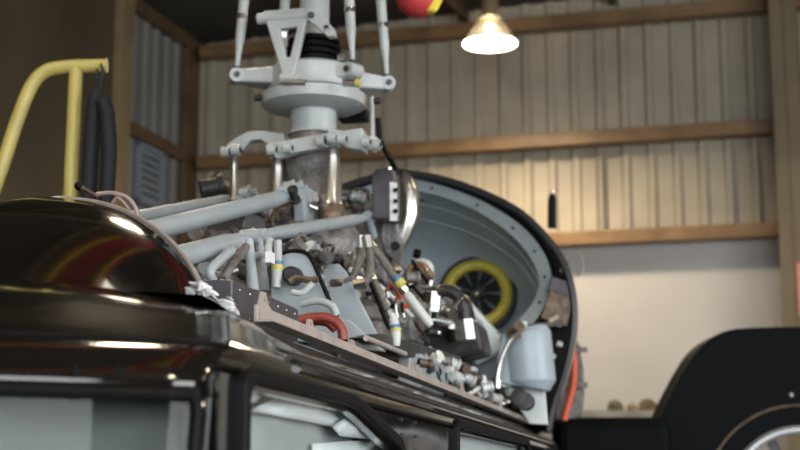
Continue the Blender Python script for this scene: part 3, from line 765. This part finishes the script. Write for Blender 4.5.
lever([(384, 220), (398, 222), (402, 245), (398, 262), (388, 256), (382, 238)], .06, 'cast', u=4.35, name='mount_casting')
MB().cyl(Q(395, 246, u=4.25), Q(395.5, 246, u=4.2), .014, 12).build('dark_port', 'rubber', heli)
MB().cyl(Q(414, 253, u=4.3), Q(420, 254, u=4.3), .014, 12).build('dark_port', 'rubber', heli)

# ---- hoses in the centre
def hose(pts, r, m='hose', name='hydraulic_hose', u=None, v=None, lab=None):
    P = [Q(p[0], p[1], **({'u': p[2]} if len(p) > 2 else {'v': v} if v is not None else {'u': u})) for p in pts]
    o = MB().tube(spline(P, 6), r, 10).build(name, m, heli, label=lab)
    for q, w in ((P[0], P[1]), (P[-1], P[-2])):
        d = (w-q).normalized(); MB().tube([q, q+d*r*3], r*1.35, 6).build('hose_fitting', 'steel', o, off=(0, U0, 0))
    return o
hose([(361, 236), (361, 252), (357, 268), (352, 278), (341, 283), (331, 284)], .0095, u=3.3)
hose([(366, 236), (370, 255), (370, 272), (364, 283), (354, 285)], .0095, u=3.25)
hose([(366, 240), (377, 252), (388, 268), (398, 283), (406, 293)], .010, u=3.5, m='hose')
sr = MB().tube([Q(406, 293, u=3.5), Q(409, 297, u=3.5), Q(428, 322, u=3.5), Q(431, 326, u=3.5)], [.009, .012, .012, .008], 12).build('push_rod', 'white', heli)
MB().tube([Q(396, 277, u=3.49), Q(398.5, 281, u=3.49)], .0135, 12).build('blue_band', 'blabel', sr, off=(0, U0, 0), label='blue identification band')
MB().tube([Q(398.5, 281, u=3.49), Q(402, 286, u=3.49)], .0138, 12).build('yellow_band', 'ylabel', sr, off=(0, U0, 0), label='yellow identification band')
hose([(370, 272), (378, 288), (386, 306), (392, 320)], .0075, u=3.3)
hose([(368, 262), (372, 285), (380, 305), (388, 325), (396, 335)], .006, u=3.35, m='rubber')
bt = MB().tube([Q(391, 314, u=3.3), Q(394, 322, u=3.3), Q(396, 335, u=3.3), Q(396, 346, u=3.3)], [.009, .012, .012, .009], 14).build('banded_line', 'white', heli)
MB().tube([Q(394.8, 325, u=3.3), Q(395.3, 328, u=3.3)], .0135, 14).build('blue_band', 'blabel', bt, off=(0, U0, 0), label='blue identification band')
MB().tube([Q(395.4, 328.5, u=3.3), Q(395.8, 331.5, u=3.3)], .0135, 14).build('yellow_band', 'ylabel', bt, off=(0, U0, 0), label='yellow identification band')
hose([(388, 298), (387, 290), (392, 285), (400, 296), (402, 306)], .005, u=3.6, m='red')
MB().plate([Q(x, y, u=3.62) for x, y in ((395, 294), (402, 294), (412, 306), (402, 310), (398, 304))], (0, 1, 0), .01).build('red_tag', 'orange', heli)
hose([(397, 318), (396, 305), (401, 300)], .004, u=3.5, m='steel')
hose([(404, 318), (402, 305), (407, 300)], .004, u=3.5, m='rubber')
hose([(409, 282), (409, 270), (416, 263), (426, 266), (431, 276), (430, 286)], .006, u=4.4, m='copper', name='ignition_lead')
hose([(414, 266), (422, 264), (428, 272)], .004, u=4.3, m='copper', name='ignition_lead')
hose([(432, 312), (433, 298), (443, 291), (455, 294), (463, 305), (466, 325), (468, 340)], .020, u=4.3, m='dark', name='bleed_air_duct')
MB().lathe(Q(421, 276, u=4.5), [(.035, -.05), (.045, 0), (.035, .05), (.02, .06)], 18, (.3, -1, .4)).build('starter_motor', 'panel', heli)
MB().lathe(Q(447, 305, u=4.6), [(.045, -.06), (.05, 0), (.04, .06)], 18, (.3, -1, .2)).build('oil_filter', 'grey', heli)
MB().lathe(Q(452, 328, u=4.4), [(.03, -.04), (.045, 0), (.035, .05), (.015, .06)], 18, (.3, -1, .5)).build('fuel_pump', 'steel', heli)
for k in range(60):
    x = random.uniform(375, 470); y = random.uniform(262, 335)
    if x > 430 and y < 290: continue
    if x > 450: continue
    r = random.uniform(.006, .018)
    lug(Q(x, y, u=random.uniform(3.9, 4.7)), None, r, r*random.uniform(1.5, 3), random.choice(CLM+['steel', 'dark', 'cast']), 'pipe_fitting')
for k in range(22):
    x = random.uniform(372, 470); y = random.uniform(280, 330); u = random.uniform(3.8, 4.4); p = [Q(x, y, u=u)]
    for j in range(3): p.append(p[-1]+Vector((random.uniform(-.05, .05), random.uniform(-.1, .1), random.uniform(-.06, .05))))
    MB().tube(spline(p, 5), random.uniform(.003, .007), 8).build('hydraulic_pipe', random.choice(['steel', 'dark', 'brown', 'rubber', 'hose', 'panel']), heli)
# engine block beneath
MB().lathe((.05, 4.55, 2.36), [(.12, 0), (.17, .05), (.17, .55), (.13, .62), (.13, 1.1), (.16, 1.15), (.16, 1.4)], 32, (0, 1, 0)).build('engine_casing', 'cast', heli)
MB().box((.1, 3.6, 2.24), (.4, .9, .12)).build('engine_mount', 'dark', heli, bevel=.01)
for (x, y, u, w_, h_, d_, m_) in ((392, 300, 4.55, .16, .16, .2, 'cast'), (425, 318, 4.75, .2, .18, .2, 'dark'), (385, 325, 4.2, .2, .14, .15, 'cast'), (455, 335, 4.9, .16, .14, .2, 'grey'), (372, 255, 4.4, .14, .2, .12, 'cast'), (412, 290, 4.7, .10, .10, .12, 'brown'), (440, 350, 4.6, .3, .10, .2, 'dark')):
    MB().box(Q(x, y, u=u), (w_, d_, h_), Matrix.Rotation(random.uniform(-.25, .25), 3, 'Y')).build('accessory_gearbox', m_, heli, bevel=.015)
# dark tray and white box near the rail
MB().plate([Q(x, y, v=.36) for x, y in ((358, 338), (375, 334), (452, 356), (455, 368), (400, 356))], (1, 0, 0), .05).build('cable_tray', 'dark', heli, bevel=.004)
MB().box((Q(432, 368, v=.40).x-.03, Q(436, 368, v=.40).y, 2.235), (.06, .42, .085)).build('junction_box', 'grey', heli, bevel=.004)
for k in range(75):
    x = random.uniform(418, 540); y0 = 488-(694-x)*.435; y = y0-random.uniform(2, 20)
    r = random.uniform(.006, .017)
    lug(Q(x, y, v=random.uniform(.34, .43)), None, r, r*random.uniform(1.2, 3.2), random.choice(['steel', 'dark', 'brown', 'white', 'panel', 'cast', 'greylt', 'panel']), 'pipe_fitting')
for k in range(16):
    x = random.uniform(420, 520); y0 = 488-(694-x)*.435; p = [Q(x, y0-random.uniform(4, 22), v=.38)]
    for j in range(3): p.append(p[-1]+Vector((random.uniform(-.03, .03), random.uniform(.03, .2), random.uniform(-.05, .04))))
    MB().tube(spline(p, 5), random.uniform(.004, .008), 8).build('fuel_line', random.choice(['steel', 'dark', 'brown', 'rubber', 'panel', 'white']), heli)
# pale diagonal exhaust shield
MB().plate([Q(x, y, u=5.0) for x, y in ((440, 292), (446, 285), (456, 286), (508, 343), (502, 352), (476, 366), (460, 330))], (0, 1, .15), .05).build('heat_shield', 'panel', heli, bevel=.01)
MB().box(Q(478, 332, u=4.93), (.045, .01, .03)).build('shield_highlight', 'bright', heli, bevel=.004)  # polished box added as the bright highlight on the shield
# grey oil tank
ut = 4.95
tk = MB()
tk.tube([Q(524, 330, u=ut), Q(525, 334, u=ut), Q(530, 382, u=ut), Q(529, 388, u=ut)], [.075, .088, .088, .07], 28)
tk.plate([Q(x, y, u=ut-.04) for x, y in ((503, 337), (512, 331), (530, 330), (530, 387), (498, 384), (497, 365))], (0, 1, 0), .05)
tko = tk.build('oil_tank', 'tank', heli, bevel=.008)
MB().tube([Q(521, 322, u=ut), Q(522, 334, u=ut)], [.02, .025], 14).build('filler_cap', 'panel', tko, off=(0, U0, 0))
uplate([(452, 352), (470, 340), (505, 338), (500, 385), (480, 380), (460, 362)], 5.1, .03, 'tank', 'tank_bracket')
hose([(521, 334), (511, 340), (503, 355), (498, 372), (497, 388)], .009, u=4.8, m='steel')
hose([(512, 330), (530, 327), (548, 325), (560, 318)], .012, u=5.1, m='hose')
lug(Q(516, 330, u=4.85), None, .018, .06, 'brown')
for x, y in ((520, 398), (526, 402)): MB().lathe(Q(x, y, u=4.8), [(.03, 0), (.028, .03), (.015, .032)], 18, (0, -1, .1)).build('pump_flange', 'dark', heli)
uplate([(506, 388), (545, 388), (548, 425), (530, 424)], 5.0, .02, 'panel', 'tank_mount')

# ---- aft cowling, open end facing us
UC = 5.3
outer_px = [(402, 168), (440, 175), (480, 188), (520, 208), (548, 234), (566, 260), (576, 293), (577, 330), (569, 370), (557, 405), (551, 432)]
fl_o = [(402, 176), (440, 185), (480, 200), (514, 220), (535, 240), (548, 262), (551, 285), (544, 308), (528, 330), (518, 350), (512, 372)]
fl_i = [(402, 187), (440, 196), (475, 210), (503, 228), (522, 246), (535, 266), (539, 286), (531, 305), (515, 325), (504, 345), (498, 368)]
def halfcurve(px, u, n=5):
    P = [Q(x, y, u=u) for x, y in px]; P[0].x = 0
    P = spline(P, n); return [Vector((-p.x, p.y, p.z)) for p in P[::-1][:-1]]+P
OC, FO, FI = halfcurve(outer_px, UC), halfcurve(fl_o, UC+.04), halfcurve(fl_i, UC+.06)
ZC = 2.35
def sc_(P, k, u, kz=None): return [Vector((p.x*k, u, ZC+(p.z-ZC)*(kz or k))) for p in P]
mb = MB(); mb.grid([OC, sc_(OC, 1.0, UC+.05), sc_(OC, .95, 5.65, .99), sc_(OC, .88, 6.1, .98), sc_(OC, .80, 6.6, .95), sc_(OC, .70, 7.2, .82), sc_(OC, .52, 8.2, .6), sc_(OC, .3, 9.5, .3), sc_(OC, .1, 10.5, .1)])
ac = mb.build('aft_cowling', 'paint', heli)
mb = MB(); mid = [o*.985+Vector((0, UC*.015, ZC*.015)) for o in OC]; 
mb.grid([OC, [Vector((p.x*.975, UC-.01, ZC+(p.z-ZC)*.975)) for p in OC], [Vector((f.x, UC+.12, f.z)) for f in FO]])
mb.build('cowl_frame', 'paint_in', ac, off=(0, U0, 0))
mb = MB(); mb.grid([[f+Vector((0, .1, 0)) for f in FO], FO, FI, [Vector((p.x*.985, UC+.12, ZC+(p.z-ZC)*.985)) for p in FI]])
mb.build('cowl_flange', 'grey', ac, off=(0, U0, 0))
mb = MB(); ins = [[Vector((p.x*k, u, ZC+(p.z-ZC)*k)) for p in FI] for k, u in ((1.0, UC+.08), (.975, 5.55), (.93, 5.75), (.86, 5.92), (.74, 6.04), (.45, 6.1), (.03, 6.12))]
mb.grid(ins); mb.build('cowl_lining', 'lining', ac, off=(0, U0, 0))
for k, u in ((.975, 5.55), (.93, 5.75)):
    MB().tube([Vector((p.x*k, u, ZC+(p.z-ZC)*k)) for p in FI], .008, 6).build('stiffener_hoop', 'lining', ac, off=(0, U0, 0))
MB().cyl(Q(418, 199, u=5.5), Q(434, 200, u=5.5), .008, 8).build('latch_pin', 'dark', ac, off=(0, U0, 0))
MB().cyl(Q(531, 256, u=5.45), Q(536, 258, u=5.4), .018, 12).build('vent_grommet', 'panel', ac, off=(0, U0, 0))
# gear attached within dark side frame
for x, y, m, d in ((559, 308, 'brown', (.10, .05, .12)), (561, 288, 'box', (.085, .05, .06)), (556, 322, 'grey', (.05, .04, .03)), (562, 345, 'panel', (.04, .03, .02)), (550, 243, 'brown', (.02, .03, .03)), (564, 268, 'brown', (.025, .03, .05)), (547, 372, 'white', (.02, .02, .02)), (552, 356, 'white', (.03, .02, .02))):
    MB().box(Q(x, y, u=UC+.03), d, Matrix.Rotation(.35, 3, 'Y')).build('latch_bracket', m, ac, off=(0, U0, 0), bevel=.006)
MB().tube(spline([Q(x, y, u=5.25) for x, y in ((570, 250), (580, 256), (583, 266), (580, 274), (575, 274))], 5), .004, 8).build('clear_strap', 'clear', ac, off=(0, U0, 0))
for f, g in list(zip(FO, FI))[::6]:
    rivets('flange_screw', [f*.5+g*.5+Vector((0, -.006, 0))], .006, 'dark', (0, -1, 0))
# yellow intake ring
cx = Q(477, 294, u=5.92)
mb = MB(); R_ = 35*5.92/1470
rg = MB().torus(cx, R_*.86, .024, (.12, -1, .12), 56, 14).build('intake_ring', 'yellow', heli, label='yellow intake seal ring')
MB().torus(cx+Vector((0, .02, 0)), R_*1.06, .014, (.12, -1, .12), 56, 10).build('ring_rim', 'dark', rg, off=(0, U0, 0))
MB().tube([cx+Vector((0, .015, 0)), cx+Vector((0, .5, 0))], R_*1.0, 36).build('intake_duct', 'rubber', rg, off=(0, U0, 0))
mb = MB()
for k in range(9):
    th = 2*PI*k/9; d = Vector((math.cos(th), 0, math.sin(th)))
    mb.plate([cx+d*.02+Vector((-.004, -.0, .004)), cx+d*.10+Vector((d.z*.01, 0, -d.x*.01)), cx+d*.10-Vector((d.z*.01, 0, -d.x*.01)), cx+d*.02-Vector((-.004, 0, .004))], (0, 1, 0), .006)
mb.build('fan_blades', 'dark', rg, off=(0, U0, 0))
MB().lathe(cx, [(.022, 0), (.018, .02), (.005, .03)], 18, (0, -1, 0)).build('fan_hub', 'steel', rg, off=(0, U0, 0))
# opened engine access door with orange seal, beside the aft cowling
ud = 6.0
dr = MB().plate([Q(x, y, u=ud) for x, y in ((572, 332), (579, 345), (583, 370), (584, 395), (581, 418), (553, 420), (560, 380))], (.3, 1, 0), .02).build('access_door', 'cast', heli, bevel=.004)
MB().tube(spline([Q(x, y, u=ud-.06) for x, y in ((570, 330), (572, 345), (574, 362), (573, 385), (568, 405), (564, 420))], 6), .014, 10).build('door_seal', 'orange', dr, off=(0, U0, 0), label='orange rubber seal')
for y in (350, 385): MB().box(Q(575, y, u=ud-.04), (.10, .02, .02)).build('door_rib', 'cast', dr, off=(0, U0, 0))
# antenna on the tail
MB().tube([Q(552, 228, u=7.2), Q(552, 200, u=7.2), Q(552.3, 195, u=7.2)], [.022, .022, .015], 12).build('tail_antenna', 'rubber', heli)
MB().ball(Q(552.5, 193, u=7.2), .012).build('antenna_tip', 'bright', heli)
# tail fin of this machine, short
MB().lathe((0, 9.5, 2.42), [(.16, 0), (.10, 3.0)], 20, (0, 1, 0)).build('tail_boom', 'paint', heli)

# ---- papers taped inside the cabin windows
def crumple(u0, u1, z0, z1, v, nu, nz, amp, top=None):
    rows = []
    for j in range(nz+1):
        row = []
        for i in range(nu+1):
            t, w = i/nu, j/nz; u = u0+(u1-u0)*t; z1_ = z1 if top is None else top(t)
            z = z0+(z1_-z0)*w
            row.append((v+amp*(math.sin(t*11+w*3)*.5+math.sin(t*5-w*9+1)*.5), u, z))
        rows.append(row)
    return MB().grid(rows, smooth=True)
def world_of(p): 
    p = Vector(p); return HORG + RT*p.x + AFT*(p.y-U0) + UPZ*p.z
def paper(mb, label):
    me = MB(); me.v = [world_of(p) for p in mb.v]; me.f = mb.f; me.sm = mb.sm
    o = me.build('masking_paper', 'paper', solid=.001); tag(o, label, 'paper', 'papers covering the cabin windows'); return o
M['papershade'] = mat('shaded_paper', (.36, .38, .40), .5, .0, .08, 8, .3, 10)  # paper in shadow: the shade is put into its grey colour
def sheet(pts, v0, v1, label, m='paper'):
    P = [Q(x, y, v=v0+(v1-v0)*i/(len(pts)-1)) for i, (x, y) in enumerate(pts)]
    c = sum(P, Vector())/len(P)+Vector((.004, 0, 0)); me = MB(); vs = []
    for p in P: vs.append(world_of(p))
    n = len(vs); mids = [world_of((P[i]+c)/2+Vector((.003*math.sin(i*2.3), 0, 0))) for i in range(n)]
    me.add(vs+mids+[world_of(c)], [(i, (i+1) % n, n+(i+1) % n, n+i) for i in range(n)]+[(n+i, n+(i+1) % n, 2*n) for i in range(n)], True)
    o = me.build('masking_paper', m, solid=.001); tag(o, label, 'paper', 'papers covering the cabin windows'); return o
sheet([(237, 391), (264, 392), (258, 401), (249, 405), (238, 408)], .583, .580, 'small white paper corner at the upper front corner of the cabin window')
sheet([(249, 411), (262, 404), (284, 395), (318, 401), (345, 407), (353, 413), (338, 428), (300, 420)], .577, .575, 'long white paper strip sloping across the top of the cabin window')
sheet([(236, 402), (262, 407), (300, 414), (338, 424), (352, 436), (350, 470), (300, 520), (234, 520)], .562, .560, 'paper sheet shaded by its grey colour low in the cabin window behind the white strips', 'papershade')
sheet([(354, 411), (362, 420), (375, 440), (340, 436), (332, 427)], .584, .588, 'bent white paper flap at the rear upper corner of the cabin window')
sheet([(312, 444), (345, 441), (379, 440), (392, 456), (400, 520), (310, 520)], .573, .570, 'white paper sheet at the bottom rear of the cabin window')
paper(crumple(u_d-.05, u_e+.2, 1.70, 2.06, .580, 24, 10, .004), 'white paper sheet filling the rear cabin window')
# crumpled white rag between cowling edge and equipment box
rg_ = MB(); random.seed(3)
base = Q(213, 298, v=.43)
for k in range(9):
    c = Q(195+k*4.6, 291+k*2.2, v=.435)
    for j in range(3):
        a_ = c+Vector((random.uniform(-.012, .012), random.uniform(-.02, .02), random.uniform(-.006, .008)))
        pts = [a_+Vector((random.uniform(-.012, .012), random.uniform(-.022, .022), random.uniform(-.007, .009))) for _ in range(5)]
        rg_.add(pts, [(0, 1, 2), (0, 2, 3), (0, 3, 4), (1, 2, 3), (1, 3, 4)])
me = MB(); me.v = [world_of(p) for p in rg_.v]; me.f = rg_.f; me.sm = rg_.sm
tag(me.build('crumpled_rag', 'label', solid=.001), 'torn white masking scraps at the foot of the front cowling edge', 'rag')

# ================================================================== OTHER THINGS
# blade sleeve cover, red and yellow
cp = WY(418, -6, 4.6)
cv = thing('blade_cover', 'red and yellow rotor blade cover hanging at the top of the photo', 'cover', cp)
prf = [(.0, -.075), (.035, -.072), (.062, -.05), (.072, -.02), (.07, .03), (.05, .09), (.02, .14)]
mb = MB(); mb.lathe((0, 0, 0), prf, 28); M['redfab'] = mat('red_fabric', (.55, .05, .05), .6, 0, .1, 30); M['yelfab'] = mat('yellow_fabric', (.75, .58, .04), .6)
mb.build('cover_body', 'redfab', cv)
mb = MB(); mb.plate([(.02, -.02, -.07), (.055, -.02, -.075), (.075, -.01, -.03), (.07, 0, .03), (.045, -.03, -.03)], (.3, -1, 0), .05); mb.build('cover_trim', 'yelfab', cv, bevel=.01)
MB().cyl((0, 0, .13), (0, 0, .34), .006).build('cover_cord', 'strap', cv)

# yellow handrail of maintenance platform, far side
pr = thing('platform_handrail', 'yellow tubular handrail of the access platform behind the helicopter', 'handrail', (WY(50, 200, 4.4).x, 4.4, 0))
o_ = Vector(pr.location)
def hr(x, y, Y=4.4): return WY(x, y, Y)-o_
MB().tube(spline([hr(-75, 330), hr(-30, 250), hr(0, 172), hr(18, 118), hr(32, 85), hr(46, 71), hr(66, 67), hr(90, 66), hr(106, 65.5)], 6), .0215, 18).build('top_rail', 'railyel', pr)
p = hr(76, 68); MB().tube([p, Vector((p.x-.012, p.y, .9))], .021, 18).build('rail_post', 'railyel', pr)
p2 = hr(-75, 330); MB().tube([p2, Vector((p2.x-.1, p2.y, .9))], .021, 18).build('rail_post', 'railyel', pr)
MB().box((-.35, .45, .88), (1.0, 1.0, .05)).build('platform_deck', 'dark', pr)
for x, y in ((-.8, 0), (.1, 0), (-.8, .9), (.1, .9)): MB().cyl((x, y, 0), (x, y, .88), .025).build('platform_leg', 'railyel', pr)
MB().cyl(hr(106, 65.5), hr(107, 65.5), .023, 18).build('rail_end_cap', 'railyel', pr)
# black sling hanging off the rail end
sl = thing('lifting_sling', 'black padded sling hanging from the end of the yellow handrail', 'sling', hr(100, 80)+o_)
o2 = Vector(sl.location)
def sp(x, y, Y=4.36): return WY(x, y, Y)-o2
MB().tube(spline([sp(101, 64, 4.37), sp(103, 74), sp(99, 80), sp(97, 74), sp(99, 62, 4.43)], 5), .004, 8).build('sling_hook', 'dark', sl)
MB().tube([sp(101, 76), sp(99, 92)], .010, 8).build('sling_eye', 'strap', sl)
MB().tube(spline([sp(97, 90), sp(94, 110), sp(91, 150), sp(89, 185), sp(88, 230)], 6), [.018]*2+[.026]*23, 14).build('padded_leg', 'strap', sl)
MB().tube(spline([sp(103, 100, 4.33), sp(107, 115, 4.33), sp(109, 150, 4.33), sp(107, 190, 4.33), sp(103, 235, 4.33)], 6), [.024]*25, 14).build('padded_leg', 'strap', sl)

# second helicopter: black shrouded tail on the right
Y2 = 7.2
t2 = thing('parked_helicopter', 'black tail fin and shrouded fan of a helicopter parked at lower right', 'helicopter', (WY(760, 400, Y2).x, Y2+.3, 0))
o3 = Vector(t2.location)
def tp(x, y, dy=0.): 
    p = WY(x, y, Y2)-o3; p.y += dy; return p
fin = [(645, 452), (655, 420), (668, 392), (680, 370), (692, 352), (706, 340), (724, 333), (748, 331), (790, 330), (850, 330), (880, 345), (890, 420), (885, 560), (850, 640), (700, 640), (640, 560), (630, 490)]
cxp, cyp, rr = 795, 505, 72
fc2 = tp(cxp, cyp); fr2 = rr*Y2/1470
hole = [fc2+Vector((math.cos(a*PI/18)*fr2, 0, math.sin(a*PI/18)*fr2)) for a in range(36)]
M['fin'] = mat('black_fin_paint', (.003, .0035, .004), .6, spec=.06)
MB().plate(spline([tp(x, y) for x, y in fin], 3), (0, 1, 0), .30, [hole]).build('fan_shroud', 'fin', t2, bevel=.02)
M['lip'] = mat('duct_lip_grey', (.42, .44, .46), .3, .5)
MB().torus(fc2+Vector((0, -.155, 0)), fr2*1.0, .022, (0, -1, 0), 64, 12).build('duct_lip', 'lip', t2)
MB().torus(fc2+Vector((0, -.152, 0)), fr2*1.33, .006, (0, -1, 0), 64, 8).build('shroud_seam', 'brown', t2)
MB().tube([fc2+Vector((0, -.14, 0)), fc2+Vector((0, .14, 0))], fr2*.28, 24).build('fan_hub', 'fin', t2)
for k in range(10):
    a = k*PI/5; d = Vector((math.cos(a), 0, math.sin(a))); s_ = Vector((d.z, 0, -d.x))
    MB().plate([fc2+d*fr2*.25+s_*.03, fc2+d*fr2*.97+s_*.025, fc2+d*fr2*.97-s_*.025, fc2+d*fr2*.25-s_*.03], (s_*.4+Vector((0, 1, 0))), .012).build('fan_blade', 'dark', t2)
MB().ball(tp(783, 397)+Vector((0, -.15, 0)), .012).build('panel_dot', 'lip', t2)
# stabiliser slab, toward the left
mb = MB(); a = tp(552, 419); b = tp(662, 419)
mb.plate([(a.x, -.55, a.z), (a.x, .2, a.z), (b.x, .2, b.z), (b.x, -.55, b.z)], (0, 0, 1), .05)
mb.v = [q+Vector((0, .05, -.025)) for q in mb.v]
mb.build('tail_stabiliser', 'fin', t2, bevel=.015)
MB().plate([(a.x, -.4, a.z-.02), (b.x, -.4, b.z-.02), (b.x, -.4, b.z-.45), (a.x, -.4, a.z-.35)], (0, 1, 0), .3).build('tail_boom', 'fin', t2, bevel=.04)
MB().lathe(fc2+Vector((.4, .0, -.1)), [(.22, 0), (.45, 2.6), (.5, 3.5)], 20, (1, .25, 0)).build('boom_root', 'fin', t2)
for y in (.1,): MB().cyl((0.2, 0, 0), (0.2, 0, fc2.z-.3), .03).build('tail_stand', 'dark', t2)

# shelf of blurred clutter by the white wall
sh = thing('workbench', 'low cream workbench standing against the white wall', 'workbench', (WY(615, 418, 13.2).x, 13.2, 0))
top = WY(615, 412, 13.2).z; M['bench'] = mat('bench_cream', (.40, .36, .28), .6, 0, .2, 6)
MB().box((0, 0, top-.03), (1.1, .6, .06)).build('bench_top', 'bench', sh)
for x in (-.5, .5):
    for y in (-.25, .25): MB().box((x, y, (top-.06)/2), (.06, .06, top-.06)).build('leg', 'bench', sh)
bc = [('brown canvas kit bag slumped on the workbench', 'kit_bag', 'bag', 648, .078, (.13, .09, .05)), ('olive tool bag at the left end of the workbench clutter', 'tool_bag', 'bag', 615, .07, (.10, .10, .05)), ('small tan cloth bundle between the two bags on the workbench', 'cloth_bundle', 'cloth', 632, .05, (.25, .18, .10))]
for i, (lab, nm, cat, x, r, col) in enumerate(bc):
    p = WY(x, 410, 13.2); m_ = mat(nm, col, .8, 0, .3, 12)
    mb = MB(); mb.lathe((0, 0, 0), [(r*.9, 0), (r*1.1, r*.3), (r, r*.9), (r*.6, r*1.35), (r*.2, r*1.5)], 14)
    for q in mb.v: q += Vector((random.uniform(-.012, .012), random.uniform(-.012, .012), 0))
    mb.build(nm, m_); ob = bpy.context.scene.collection.objects[-1]
    ob.location = (p.x, 13.2, top); tag(ob, lab, cat)

# ================================================================== LIGHTS
# open hangar doorway behind the viewer: cool daylight
def area(name, loc, tgt, sx, sy, e, col):
    l = bpy.data.lights.new(name, 'AREA'); l.shape = 'RECTANGLE'; l.size = sx; l.size_y = sy; l.energy = e; l.color = col
    o = bpy.data.objects.new(name, l); C.objects.link(o); o.location = loc
    o.rotation_euler = (Vector(tgt)-Vector(loc)).to_track_quat('-Z', 'Y').to_euler(); return o
area('doorway_daylight', (8.5, -.5, 3.0), (0, 5, 2.4), 7, 4.6, 760, (.96, .98, 1.))
area('front_daylight', (1.5, -6, 3.6), (0, 6, 2.8), 8, 4, 780, (.94, .97, 1.))
def skylight(i, x, y, sx, sy, st):
    m = mat('skylight_sheet', (.8, .8, .75), .5, emit=(1, .90, .70), estr=st)
    o = MB().box((x, y, 6.86), (sx, sy, .03)).build('window_%d' % i, m); o['kind'] = 'structure'
    f = MB()
    for dx, dy, wx, wy in ((-sx/2, 0, .06, sy+.06), (sx/2, 0, .06, sy+.06), (0, -sy/2, sx, .06), (0, sy/2, sx, .06), (0, 0, .03, sy)): f.box((x+dx, y+dy, 6.84), (wx, wy, .06))
    f.build('window_frame', 'girtd', o)
skylight(1, -1.9, 3.3, .6, 1.0, 8)
skylight(2, .15, 6.3, .2, 1.3, 7)
skylight(3, -1.2, -1.5, 1.2, 3, 2)
w = bpy.data.worlds.new('world'); sc.world = w; w.use_nodes = True
w.node_tree.nodes['Background'].inputs[0].default_value = (.55, .62, .72, 1); w.node_tree.nodes['Background'].inputs[1].default_value = .6
